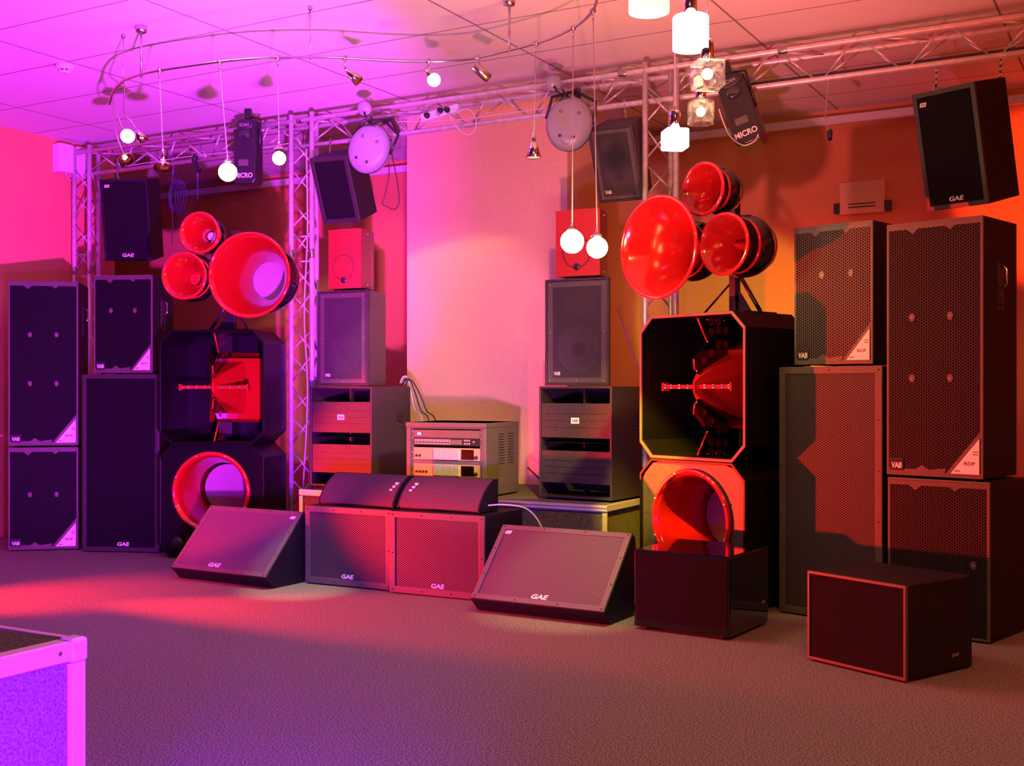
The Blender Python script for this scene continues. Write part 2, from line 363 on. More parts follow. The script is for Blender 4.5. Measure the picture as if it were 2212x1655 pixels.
# ------------------------------------------------------------------ loudspeaker builders
def frame_speaker(label, loc, yaw, w, h, d, grille, frame='frame', body='cabinet', fw=0.025, z0=0, pitch=0, logo=None, corner_logo=None,
                  screws=0, group=None, cat='speaker', name='loudspeaker', taper=0.0, feet=True, screwmat='screw_dark'):
    t = thing(name, label, cat, loc, yaw, pitch, 0, group)
    zf = 0.008 if feet else 0.0
    wb = w / 2 - taper
    b = MB(); y0 = 0.014
    b.add([(-w / 2, y0, zf), (w / 2, y0, zf), (wb, d, zf), (-wb, d, zf), (-w / 2, y0, h), (w / 2, y0, h), (wb, d, h), (-wb, d, h)],
          [(0, 3, 2, 1), (4, 5, 6, 7), (0, 1, 5, 4), (1, 2, 6, 5), (2, 3, 7, 6), (3, 0, 4, 7)])
    b.build('cabinet', body, t, 0.004)
    MB().ring(rect(-w / 2, w / 2, zf, h), rect(-w / 2 + fw, w / 2 - fw, zf + fw, h - fw), 0.0, 0.016).build('front_frame', frame, t, 0.002)
    MB().box(-w / 2 + fw, w / 2 - fw, 0.005, 0.013, zf + fw, h - fw).build('grille', grille, t)
    if feet:
        for sx in (-1, 1):
            for yy in (0.05, d - 0.05):
                MB().lathe([(1e-4, 0), (0.014, 0), (0.016, 0.009), (1e-4, 0.009)], 12, (sx * (wb - 0.05), yy, 0), 'z').build('foot', 'rubber', t)
    if screws:
        k = MB(); nx, nz = screws
        for i in range(nx):
            x = -w / 2 + fw / 2 + (w - fw) * i / (nx - 1)
            k.screw(x, h - fw / 2); k.screw(x, zf + fw / 2)
        for i in range(1, nz - 1):
            z = fw / 2 + (h - fw) * i / (nz - 1); k.screw(-w / 2 + fw / 2, z); k.screw(w / 2 - fw / 2, z)
        k.build('frame_screws', screwmat, t)
    if logo: gae_logo(t, logo[0], logo[1], logo[2] if len(logo) > 2 else 0.10)
    if corner_logo: corner_mark(t, *corner_logo)
    return t
def gae_logo(t, x, z, width=0.10, y=0.004):
    text('lettering', 'GAE', width * 0.30, 'logo_white', t, x, z, y, width, 0.03, 0.15)
def corner_mark(t, x, z, y=0.004):
    p = MB().prism([(x - 0.02, z - 0.011), (x + 0.016, z - 0.011), (x + 0.022, z + 0.011), (x - 0.014, z + 0.011)], y - 0.0015, y).build('corner_emblem', 'logo_white', t)
    text('emblem_print', 'P', 0.012, 'print_dark', p, x - 0.006, z, y - 0.0016, 0.008, 0.02, 0.2)
    text('emblem_print', 'SD', 0.012, 'print_dark', p, x + 0.006, z, y - 0.0016, 0.014, 0.02, 0.2)
def vab_logo(t, x, z, y=0.004, s=1.0, plate=True):
    if plate:
        p = MB().box(x - 0.034 * s, x + 0.034 * s, y - 0.002, y, z - 0.028 * s, z + 0.028 * s).build('maker_plate', 'plastic_black', t, 0.001); y -= 0.002
    else: p = t
    text('lettering', 'VAB', 0.028 * s, 'logo_white', p, x, z - 0.004 * s, y, 0.052 * s, 0.03, 0.1)
def badge(t, xr, zb, w, h, y=-0.001):
    b = MB().prism([(xr - w, zb), (xr, zb), (xr, zb + h)], y - 0.003, y).build('badge_plate', 'badge_white', t, 0.0008, label='white triangular badge plate')
    text('badge_lettering', 'RDP', h * 0.10, 'print_dark', b, xr - w * 0.33, zb + h * 0.30, y - 0.003, w * 0.38, 0.02)
    MB().box(xr - w * 0.22, xr - w * 0.03, y - 0.0035, y - 0.003, zb + h * 0.62, zb + h * 0.645).box(xr - w * 0.22, xr - w * 0.03, y - 0.0035, y - 0.003, zb + h * 0.55, zb + h * 0.575)\
        .box(xr - w * 0.86, xr - w * 0.66, y - 0.0035, y - 0.003, zb + h * 0.07, zb + h * 0.10).build('badge_marks', 'print_dark', b)
def perf_speaker(label, loc, yaw, w, h, d, grille, badge_on=True, logo=True, clips=(), side_handle=None, group=None, strip=True, z0=0):
    """tall loudspeaker with a full perforated steel front, cut zig-zag along its edges"""
    t = thing('loudspeaker', label, 'speaker', loc, yaw, 0, 0, group)
    b = MB().box(-w / 2, w / 2, 0.012, d, 0.008, h).build('cabinet', 'cabinet', t, 0.006)
    for sx in (-1, 1):
        for yy in (0.05, d - 0.05):
            MB().lathe([(1e-4, 0), (0.014, 0), (0.016, 0.009), (1e-4, 0.009)], 12, (sx * (w / 2 - 0.05), yy, 0), 'z').build('foot', 'rubber', t)
    e = 0.012
    MB().ring(rect(-w / 2, w / 2, 0.008, h), rect(-w / 2 + e, w / 2 - e, 0.008 + e, h - e), 0.002, 0.014).build('front_frame', 'frame', t, 0.002)
    # solid margin plate with notched lower/upper edge, then the holes area as one slab
    MB().box(-w / 2 + e, w / 2 - e, 0.003, 0.012, 0.008 + e, h - e).build('grille', grille, t)
    k = MB(); top = h - e; bot = 0.008 + e
    k.prism([(-w / 2 + e, top), (-w / 2 + e, top - 0.02), (-w * 0.28, top - 0.02), (-w * 0.22, top - 0.045), (-w * 0.16, top - 0.02), (w * 0.12, top - 0.02), (w * 0.17, top - 0.038), (w * 0.22, top - 0.02), (w / 2 - e, top - 0.02), (w / 2 - e, top)], 0.0015, 0.004).build('margin_plate', 'frame', t)
    if badge_on:
        bw = w * 0.36; bh = bw * 1.22
        MB().prism([(w / 2 - e - bw, bot), (w / 2 - e, bot), (w / 2 - e, bot + bh)], 0.0013, 0.004).build('corner_plate', 'frame', t)
        MB().prism([(-w / 2 + e, bot), (w / 2 - e - bw, bot), (w / 2 - e - bw * 0.96, bot + 0.03), (-w * 0.05, bot + 0.02), (-w * 0.12, bot + 0.042), (-w * 0.19, bot + 0.02), (-w / 2 + e, bot + 0.02)], 0.0015, 0.004).build('margin_plate', 'frame', t)
    if badge_on: badge(t, w / 2 - e - 0.004, bot + 0.008, bw * 0.80, bh * 0.80, 0.001)
    if logo: vab_logo(t, -w / 2 + e + 0.04, bot + 0.04, 0.0015)
    for cx_, cz_ in clips:
        c = MB().prism([(cx_ - 0.016, cz_ + 0.004), (cx_ - 0.008, cz_ - 0.016), (cx_ + 0.008, cz_ - 0.016), (cx_ + 0.016, cz_ + 0.004), (cx_ + 0.008, cz_ + 0.02), (cx_ - 0.008, cz_ + 0.02)], 0.0, 0.004).build('grille_clip', 'frame', t)
        MB().screw(cx_, cz_, 0.0).build('screw', 'screw', c)
    if side_handle:
        zc = side_handle
        hd = MB().prism([(0.0, 0.0)] * 0 or rect(-0.001, 0.001, 0, 0.001), 0, 0.001)
        hb = MB(); hb.box(w / 2 - 0.002, w / 2 + 0.003, d * 0.4, d * 0.4 + 0.075, zc - 0.13, zc + 0.09)
        ho = hb.build('side_plate', 'plastic_black', t, 0.002)
        MB().tube([(w / 2 + 0.004, d * 0.4 + 0.037, zc - 0.03), (w / 2 + 0.03, d * 0.4 + 0.037, zc - 0.01), (w / 2 + 0.03, d * 0.4 + 0.037, zc + 0.06), (w / 2 + 0.004, d * 0.4 + 0.037, zc + 0.08)], 0.006, 8).build('handle_bar', 'chrome', ho)
        MB().lathe([(1e-4, 0.006), (0.02, 0.006), (0.026, 0)], 16, (w / 2 + 0.003, d * 0.4 + 0.037, zc - 0.09), 'x').build('socket', 'rubber', ho)
    return t
def driver_speaker(label, loc, yaw, w, h, d, taper, group, pitch=0, horn=True, tint='frame', logo_left=True, small=False):
    """two-way cabinet whose drivers show through the grille"""
    t = thing('loudspeaker', label, 'speaker', loc, yaw, pitch, 0, group)
    wb = w / 2 - taper; rec = 0.035
    b = MB()
    b.add([(-w / 2, rec, 0.004), (w / 2, rec, 0.004), (wb, d, 0.004), (-wb, d, 0.004), (-w / 2, rec, h), (w / 2, rec, h), (wb, d, h), (-wb, d, h)],
          [(0, 3, 2, 1), (4, 5, 6, 7), (0, 1, 5, 4), (1, 2, 6, 5), (2, 3, 7, 6), (3, 0, 4, 7)])
    b.ring(rect(-w / 2, w / 2, 0.004, h), rect(-w / 2 + 0.014, w / 2 - 0.014, 0.018, h - 0.014), 0.0, rec)
    b.build('cabinet', 'cabinet_worn', t, 0.003)
    i0 = 0.016; fw = 0.034 * (0.7 if small else 1)
    MB().ring(rect(-w / 2 + i0, w / 2 - i0, 0.004 + i0, h - i0), rect(-w / 2 + fw + i0, w / 2 - fw - i0, i0 + fw, h - fw - i0), 0.006, 0.012).build('grille_frame', tint, t, 0.001)
    MB().box(-w / 2 + fw + i0, w / 2 - fw - i0, 0.008, 0.010, i0 + fw, h - fw - i0).build('grille', 'finegrille', t)
    rw = w * 0.33; cz = h * 0.34
    wf = MB().lathe([(rw, 0.034), (rw, 0.024), (rw * 0.93, 0.020), (rw * 0.88, 0.026), (rw * 0.84, 0.018), (rw * 0.78, 0.026), (rw * 0.30, 0.0345)], 40, (0, 0, cz)).build('woofer', 'cone', t)
    MB().sphere((0, 0.034, cz), rw * 0.32, 20, 10, 1, 0.45, 1).build('dust_cap', 'rubber', wf)
    hz = h * 0.76
    hn = MB()
    a, bb = w * 0.26, h * 0.09
    hn.add([(-a, 0.022, hz - bb), (a, 0.022, hz - bb), (a, 0.022, hz + bb), (-a, 0.022, hz + bb), (-a * 0.35, 0.034, hz - bb * 0.5), (a * 0.35, 0.034, hz - bb * 0.5), (a * 0.35, 0.034, hz + bb * 0.5), (-a * 0.35, 0.034, hz + bb * 0.5)],
           [(0, 1, 5, 4), (1, 2, 6, 5), (2, 3, 7, 6), (3, 0, 4, 7), (4, 5, 6, 7)])
    hn.build('tweeter_horn', 'frame', t)
    if not small:
        for sx in (-1, 1):
            for zz in (0.82, 0.70):
                MB().lathe([(0.019, 0.033), (0.024, 0.030), (0.026, 0.0345)], 20, (sx * w * 0.34, 0, h * zz)).lathe([(1e-4, 0.0335), (0.019, 0.0335)], 20, (sx * w * 0.34, 0, h * zz)).build('port', 'rubber', t)
    k = MB(); q = i0 + fw / 2
    for x in (-w / 2 + q, 0, w / 2 - q): k.screw(x, h - q, 0.005, 0.0035); k.screw(x, q, 0.005, 0.0035)
    for x in (-w / 2 + q, w / 2 - q): k.screw(x, h / 2, 0.005, 0.0035)
    k.build('frame_screws', 'screw', t)
    vab_logo(t, -w / 2 + i0 + fw + 0.03, i0 + fw + 0.03, 0.007, 0.8, False)
    return t

# ------------------------------------------------------------------ left columns
gA = 'left corner speaker tower'
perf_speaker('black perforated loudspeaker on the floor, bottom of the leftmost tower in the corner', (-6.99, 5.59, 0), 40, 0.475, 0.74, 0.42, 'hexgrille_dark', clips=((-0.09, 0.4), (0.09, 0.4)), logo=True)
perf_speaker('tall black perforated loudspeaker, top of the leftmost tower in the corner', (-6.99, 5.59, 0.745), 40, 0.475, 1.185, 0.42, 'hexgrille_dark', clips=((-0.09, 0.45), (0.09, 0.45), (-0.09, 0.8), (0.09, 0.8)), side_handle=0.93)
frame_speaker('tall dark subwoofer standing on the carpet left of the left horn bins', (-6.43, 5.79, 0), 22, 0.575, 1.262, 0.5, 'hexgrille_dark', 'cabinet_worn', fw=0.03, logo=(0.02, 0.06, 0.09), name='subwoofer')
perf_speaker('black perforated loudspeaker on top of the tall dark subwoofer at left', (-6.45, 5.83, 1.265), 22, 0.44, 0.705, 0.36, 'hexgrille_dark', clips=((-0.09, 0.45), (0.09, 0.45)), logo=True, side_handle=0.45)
frame_speaker('black loudspeaker hanging from the truss at its left end', (-6.965, 6.352, 2.148), 30.4, 0.36, 0.62, 0.34, 'foam', 'cabinet', fw=0.018, pitch=12, logo=(0.0, 0.045, 0.09), corner_logo=(-0.13, 0.57), feet=False)
# ------------------------------------------------------------------ octagonal horn bins
def octa(w, h, c, zo=0.0): return [(-w / 2 + c, zo), (w / 2 - c, zo), (w / 2, zo + c), (w / 2, zo + h - c), (w / 2 - c, zo + h), (-w / 2 + c, zo + h), (-w / 2, zo + h - c), (-w / 2, zo + c)]
def lower_bin(label, loc, yaw, w=0.745, h=0.776, d=0.5, baf='baffle_paint'):
    t = thing('subwoofer', label, 'speaker', loc, yaw)
    o = octa(w, h, 0.085, 0.0); n = 48; r0 = 0.268; cz = 0.455
    MB().ring(o, octa(w - 0.03, h - 0.03, 0.08, 0.015), 0.0, d).prism(octa(w - 0.03, h - 0.03, 0.08, 0.015), d - 0.02, d).build('shell', 'bin_black', t, 0.003)
    # baffle with a round hole: ring between an n-gon on the octagon and the circle
    oi = octa(w - 0.03, h - 0.03, 0.08, 0.015); outer = []; inner = []
    for k in range(n):
        a = 2 * PI * k / n; dx, dz = math.cos(a), math.sin(a); best = 9
        for i in range(8):
            x1, z1 = oi[i]; x2, z2 = oi[(i + 1) % 8]; ex, ez = x2 - x1, z2 - z1
            den = dx * ez - dz * ex
            if abs(den) < 1e-9: continue
            tt = (x1 * ez - (z1 - cz) * ex) / den; uu = (x1 * dz - (z1 - cz) * dx) / den
            if tt > 0 and -1e-6 <= uu <= 1 + 1e-6: best = min(best, tt)
        outer.append((dx * best, cz + dz * best)); inner.append((dx * r0, cz + dz * r0))
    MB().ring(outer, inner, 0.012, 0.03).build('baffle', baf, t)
    f = MB().lathe([(r0 + 0.004, 0.012), (r0 + 0.002, -0.004), (r0 - 0.012, -0.008), (r0 - 0.03, 0.02), (0.225, 0.10), (0.19, 0.22), (0.17, 0.36), (0.18, 0.362), (0.205, 0.22), (0.24, 0.10), (r0 - 0.005, 0.03)], 64, (0, 0, cz), closed=True).build('horn_flare', 'red_horn', t, label='glossy red round horn flare')
    MB().lathe([(r0 + 0.008, 0.013), (r0 + 0.009, -0.002), (r0 - 0.001, -0.012), (r0 - 0.014, -0.010), (r0 - 0.016, 0.0), (r0, 0.012)], 64, (0, 0, cz), closed=True).build('rim', 'red_lip', f)
    k = MB()
    for i in range(8):
        a = R(22.5 + 45 * i); k.lathe([(1e-4, -0.017), (0.006, -0.016), (0.008, -0.010), (0.008, -0.004)], 10, (r0 * 0.985 * math.cos(a), 0, cz + r0 * 0.985 * math.sin(a)))
    k.build('rim_bolts', 'screw', f)
    MB().lathe([(1e-4, 0.335), (0.06, 0.335), (0.17, 0.33)], 48, (0, 0, cz)).build('mesh_disc', 'cone_mesh', t)
    MB().lathe([(1e-4, 0.0105), (0.045, 0.0105), (0.045, 0.012)], 24, (-w * 0.33, 0, 0.10)).build('port', 'rubber', t)
    for sx in (-1, 1):
        MB().box(sx * w * 0.3 - 0.04, sx * w * 0.3 + 0.04, 0.06, 0.12, -0.0, 0.02).build('foot', 'rubber', t)
    return t
M['cone_mesh'] = perforated('mesh_disc', (0.42, 0.30, 0.36), 0.012, 0.012, False, 0.35, hole=(0.12, 0.08, 0.1))
def upper_bin(label, loc, yaw, w=0.745, h=0.785, d=0.5, edge='frame'):
    t = thing('mid_horn_bin', label, 'speaker', loc, yaw)
    o = octa(w, h, 0.085)
    MB().ring(o, octa(w - 0.034, h - 0.034, 0.08, 0.017), 0.008, d).prism(octa(w - 0.03, h - 0.03, 0.08, 0.015), d - 0.02, d).build('shell', 'bin_black', t)
    MB().ring(o, octa(w - 0.03, h - 0.03, 0.08, 0.015), 0.0, 0.009).build('front_edge', edge, t, 0.0015)
    zc = h / 2
    # red wedge growing from a rounded nose at the mouth to the back
    wd = MB(); sec = []
    for y, hw, hh in ((0.03, 0.006, 0.03), (0.06, 0.018, 0.06), (0.12, 0.045, 0.10), (0.28, 0.115, 0.17), (0.46, 0.19, 0.25)):
        sec.append([(-hw, y, zc - hh), (hw, y, zc - hh), (hw * 1.15, y, zc), (hw, y, zc + hh), (-hw, y, zc + hh), (-hw * 1.15, y, zc)])
    vs = [p for s_ in sec for p in s_]; fs = [(0, 1, 2, 3, 4, 5)]
    for i in range(len(sec) - 1):
        for k in range(6): fs.append((i * 6 + k, i * 6 + (k + 1) % 6, (i + 1) * 6 + (k + 1) % 6, (i + 1) * 6 + k))
    wd.add(vs, fs).build('phase_wedge', 'red_horn', t, 0.004, label='glossy red wedge in the horn mouth')
    MB().box(0.0, 0.33, d * 0.62, d * 0.62 + 0.012, zc - 0.225, zc + 0.205).build('throat_panel', 'red_horn', t)  # red on the lit right half only; the shaded left half is left out
    # horizontal bars with bolts at mid height
    for sx in (-1, 1):
        br = MB().box(min(sx * 0.02, sx * 0.235), max(sx * 0.02, sx * 0.235), 0.05, 0.075, zc - 0.011, zc + 0.011).build('cross_bar', 'red_lip', t, 0.002)
        k = MB()
        for q in (0.06, 0.12, 0.18, 0.225): k.lathe([(1e-4, -0.008), (0.006, -0.007), (0.008, 0)], 10, (sx * q, 0.05, zc + 0.008)).lathe([(1e-4, -0.008), (0.006, -0.007), (0.008, 0)], 10, (sx * q, 0.05, zc - 0.008))
        k.build('bar_bolts', 'chrome', br)
        MB().box(sx * 0.24 - 0.006, sx * 0.24 + 0.006, 0.045, 0.09, zc - 0.022, zc + 0.022).build('bar_end', 'red_lip', br)
    # zig-zag perforated plates standing in the middle plane above and below the wedge
    for sz in (1, -1):
        poly = [(0.40, 0.03), (0.07, 0.055), (0.04, 0.09), (0.03, 0.15), (0.14, 0.245), (0.06, h / 2 - 0.02), (0.40, h / 2 - 0.02)]
        pl = MB().xprism([(y, zc + sz * z) for y, z in poly], -0.004, 0.004).build('zigzag_plate', 'gloss_black', t)
        for a, b in ((2, 3), (4, 5)):
            MB().tube([(0, poly[a][0], zc + sz * poly[a][1]), (0, poly[b][0], zc + sz * poly[b][1])], 0.0055, 8).build('plate_edge', 'red_lip', pl)
        for y, z in ((0.11, 0.14), (0.17, 0.185), (0.23, 0.235), (0.17, 0.30), (0.23, 0.31), (0.29, 0.31), (0.29, 0.235), (0.17, 0.355), (0.23, 0.36)):
            MB().lathe([(1e-4, 0.0045), (0.016, 0.0045), (0.021, 0.006), (0.023, 0.004)], 16, (0, y, zc + sz * z), 'x').build('plate_hole', 'hole_rim', pl)
        bl = MB()
        for y in (0.07, 0.14, 0.21, 0.28): bl.sphere((0.0, y, zc + sz * (h / 2 - 0.026)), 0.009, 8, 6)
        for y, z in ((0.05, 0.085), (0.14, 0.245), (0.09, 0.06), (0.2, 0.11), (0.26, 0.13)): bl.sphere((0.004, y, zc + sz * z), 0.007, 8, 6)
        bl.build('plate_bolts', 'chrome', pl)
    return t
BL = (-5.655, 5.88); BR = (-2.2, 5.865)  # both stacks are one model; left baffle and front edge coloured darker
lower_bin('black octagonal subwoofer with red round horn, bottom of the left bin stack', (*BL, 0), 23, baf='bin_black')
upper_bin('black octagonal bin with red wedge, stacked on the left round-horn subwoofer', (*BL, 0.778), 23, edge='bin_black')
lower_bin('black octagonal subwoofer with red round horn behind the glossy black box', (*BR, 0), -21)
upper_bin('black octagonal bin with bright edge and red wedge, top of the right bin stack', (*BR, 0.778), -21, edge='frame')

# ------------------------------------------------------------------ red horn clusters
def horn(parent, c, r, length, plug=None, dome=True, dome_r=None, yaw=0, throat=0.25, name='horn'):
    if plug == 'mesh': throat = 0.46
    """flare opening towards -y; c = centre of the mouth in the cluster's frame"""
    x, y, z = c; rt = r * throat
    prof = []
    for i in range(13):
        u = i / 12; prof.append((rt + (r - 0.012 - rt) * (1 - u) ** 1.7, u * length))
    outer = [(q[0] + 0.010, q[1] + 0.004) for q in reversed(prof)]
    f = MB().lathe([(r - 0.004, -0.004)] + prof + outer + [(r, 0.006)], 56, (0, 0, 0), closed=True).build(name, 'red_horn', parent)
    f.location = (x, y, z); f.rotation_euler = (0, 0, R(yaw))
    a = [(r - 0.004 + 0.010 * math.cos(t), 0.0 + 0.010 * math.sin(t)) for t in [2 * PI * k / 10 for k in range(10)]]
    MB().lathe(a, 56, closed=True).build('rim', 'red_lip', f)
    if plug == 'cone': MB().lathe([(1e-4, length * 0.30), (r * 0.06, length * 0.36), (r * 0.22, length * 0.8), (r * 0.25, length)], 32).build('phase_plug', 'red_lip', f)
    if plug == 'disc': MB().lathe([(1e-4, length * 0.72), (r * 0.26, length * 0.72), (r * 0.33, length * 0.8), (r * 0.33, length * 0.99)], 32).build('phase_plug', 'red_lip', f)
    if plug == 'mesh': MB().lathe([(1e-4, length - 0.01), (rt + 0.01, length - 0.01)], 40).build('mesh_disc', 'cone_mesh', f)
    if plug == 'dot': MB().sphere((0, length - 0.01, 0), rt * 0.9, 16, 8, 1, 0.5, 1).build('diaphragm', 'badge_white', f)
    if dome:
        dr = dome_r or r * 0.95; q = (dr * 0.84 - 0.02 - rt) / (r - rt); y0 = length * max(0.42, min(0.8, 1 - max(q, 0.01) ** (1 / 1.7)))
        MB().lathe([(dr * 0.86, y0), (dr, y0 + dr * 0.25), (dr * 0.98, y0 + dr * 0.55), (dr * 0.82, y0 + dr * 0.95), (dr * 0.5, y0 + dr * 1.25), (1e-4, y0 + dr * 1.36)], 48).lathe([(dr * 0.86, y0), (rt + (r - rt) * (1 - y0 / length) ** 1.7 + 0.014, y0 + 0.002)], 48).build('rear_housing', 'gloss_black', f)
        MB().lathe([(dr * 0.84, y0 - 0.006), (dr * 0.90, y0 - 0.006), (dr * 0.90, y0 + 0.012), (dr * 0.84, y0 + 0.012)], 48, closed=True).build('housing_lip', 'red_lip', f)
    return f
def cluster(label, loc, yaw, horns, group, post_x, side, cube):
    t = thing('horn_cluster', label, 'speaker', loc, yaw, 0, 0, group)
    for c, r, ln, plug, dr in horns: horn(t, c, r, ln, plug, dr is not None, dr)
    p = MB().box(post_x - 0.022, post_x + 0.022, 0.30, 0.345, 0.012, 0.62).build('post', 'plastic_black', t, 0.002)
    MB().box(post_x - 0.18, post_x + 0.18, 0.18, 0.46, 0, 0.012).build('base_plate', 'plastic_black', t, 0.002)
    MB().tube([(post_x, 0.33, 0.26), (post_x + side * 0.17, 0.33, 0.012)], 0.012, 8).build('brace', 'plastic_black', t)
    MB().tube([(post_x, 0.32, 0.20), (post_x - side * 0.15, 0.24, 0.012)], 0.006, 8).build('brace', 'plastic_black', t)
    MB().prism([(post_x, 0.012), (post_x, 0.18), (post_x + side * 0.12, 0.012)] if side > 0 else [(post_x, 0.012), (post_x - 0.12, 0.012), (post_x, 0.18)], 0.315, 0.325).build('gusset', 'plastic_black', t)
    for c, r, ln, plug, dr in horns:
        MB().tube([(post_x, 0.32, min(0.60, c[2])), (c[0], c[1] + ln * 1.02 + 0.02, c[2])], 0.014, 8).build('mounting_arm', 'plastic_black', t)
    return t
def loc_in(px, py, Z, base, yaw):
    p = at_z(px, py, Z) - Vector(base); return tuple(Matrix.Rotation(-R(yaw), 3, 'Z') @ p)
bL = (*BL, 1.565); bR = (*BR, 1.565)
hl = [(loc_in(538, 594, 7.60, bL, 20), 0.278, 0.40, 'mesh', 0.235), (loc_in(431, 503, 7.66, bL, 20), 0.135, 0.20, 'dot', 0.125), (loc_in(398, 596, 7.60, bL, 20), 0.152, 0.24, 'disc', 0.16)]
hr = [(loc_in(1421, 534, 6.10, bR, -21), 0.270, 0.40, None, 0.165), (loc_in(1519, 408, 6.08, bR, -21), 0.138, 0.20, 'dot', 0.125), (loc_in(1564, 527, 5.95, bR, -21), 0.158, 0.26, 'cone', 0.165)]
cluster('cluster of three red round horns on the left octagonal bins', bL, 20, hl, None, 0.02, -1, None)
cluster('cluster of three red round horns with black domes on the right octagonal bins', bR, -21, hr, None, 0.04, 1, None)

# ------------------------------------------------------------------ stage and D / G towers
def stage():
    x0, x1, y0, y1, h = -5.06, -2.79, 6.09, 7.24, 0.485
    t = thing('stage_riser', 'low carpeted stage riser with aluminium edges behind the floor subwoofers', 'riser', ((x0 + x1) / 2, y0, 0))
    w = (x1 - x0) / 2; d = y1 - y0; m = -0.03
    MB().box(-w + 0.01, w - 0.01, 0.01, d - 0.01, 0.0, h - 0.004).build('carpeted_box', 'carpet_panel', t)
    MB().box(-w, w, 0, 0.012, h - 0.04, h).box(-w, w, -0.004, 0.0, h - 0.034, h - 0.026).box(-w, w, -0.004, 0.0, h - 0.016, h - 0.008).build('top_edge', 'alu_edge', t, 0.001)
    for x in (-w, w - 0.03): MB().box(x, x + 0.03, 0, 0.012, 0, h - 0.045).build('corner_edge', 'alu_edge', t, 0.001)
    MB().box(w - 0.012, w, 0.013, d, h - 0.035, h).build('side_edge', 'alu_edge', t)
    return t
stage()
def slot_bin(label, loc, yaw, w=0.505, h=0.69, d=0.5):
    t = thing('subwoofer', label, 'speaker', loc, yaw)
    e = 0.014
    MB().ring(rect(-w / 2, w / 2, 0.008, h), rect(-w / 2 + e, w / 2 - e, 0.008 + e, h - e), 0, d).box(-w / 2 + e, w / 2 - e, d - 0.02, d, e, h - e).build('cabinet', 'cabinet_worn', t, 0.003)
    for z0, z1, lg in ((0.145, 0.43, 0), (0.545, 0.85, 1)):
        za, zb = z0 * h, z1 * h
        p = MB().box(-w / 2 + e, w / 2 - e, 0.006, 0.03, za, zb).build('front_panel', 'cabinet_worn', t, 0.002)
        g = MB()
        for q in (0.30, 0.50, 0.70):
            z = za + (zb - za) * q
            if lg and q == 0.5: g.box(-w * 0.42, -0.06, 0.0045, 0.0065, z - 0.0022, z + 0.0022).box(0.06, w * 0.42, 0.0045, 0.0065, z - 0.0022, z + 0.0022)
            else: g.box(-w * 0.42, w * 0.42, 0.0045, 0.0065, z - 0.0022, z + 0.0022)
        g.build('groove', 'rubber', p)
        if lg:
            pl = MB().box(-0.028, 0.028, 0.003, 0.006, (za + zb) / 2 - 0.018, (za + zb) / 2 + 0.018).build('maker_plate', 'badge_white', p, 0.001)
            text('lettering', 'VAB', 0.02, 'print_dark', pl, 0, (za + zb) / 2, 0.0025, 0.042, 0.02, 0.1)
    MB().box(-0.006, 0.006, 0.12, 0.16, 0.022, h - e).build('inner_brace', 'cabinet_worn', t)
    MB().add([(-w / 2 + e, 0.03, 0.50 * h), (w / 2 - e, 0.03, 0.50 * h), (w / 2 - e, 0.40, 0.62 * h), (-w / 2 + e, 0.40, 0.62 * h)], [(0, 1, 2, 3)]).build('inner_baffle', 'cabinet', t)
    hd = MB().box(w / 2 - 0.002, w / 2 + 0.002, d * 0.62, d * 0.62 + 0.09, h * 0.62, h * 0.75).build('side_handle', 'rubber', t, 0.001)
    MB().tube([(w / 2 + 0.003, d * 0.62, h * 0.63), (w / 2 + 0.004, d * 0.62 + 0.045, h * 0.615), (w / 2 + 0.003, d * 0.62 + 0.09, h * 0.63)], 0.004, 6).build('handle_rim', 'frame', hd)
    for sx in (-1, 1):
        for yy in (0.05, d - 0.05): MB().lathe([(1e-4, 0), (0.014, 0), (0.016, 0.009), (1e-4, 0.009)], 12, (sx * (w / 2 - 0.05), yy, 0), 'z').build('foot', 'rubber', t)
    return t
SZ = 0.485
slot_bin('slotted bass cabinet with white maker plate on the stage beside the centre truss tower', (-4.875, 6.30, SZ), 3)
slot_bin('slotted bass cabinet with white maker plate on the stage beside the right octagonal bins', (-3.10, 6.30, SZ), -3)
Z2 = SZ + 0.69 + 0.002
driver_speaker('dark two-way speaker on the left slotted bass cabinet, below the red speaker', (-4.885, 6.33, Z2), 2, 0.41, 0.655, 0.38, 0.10, None)
driver_speaker('dark two-way speaker with woofer showing, on the right slotted bass cabinet', (-3.105, 6.33, Z2), 1, 0.425, 0.655, 0.38, 0.15, None)
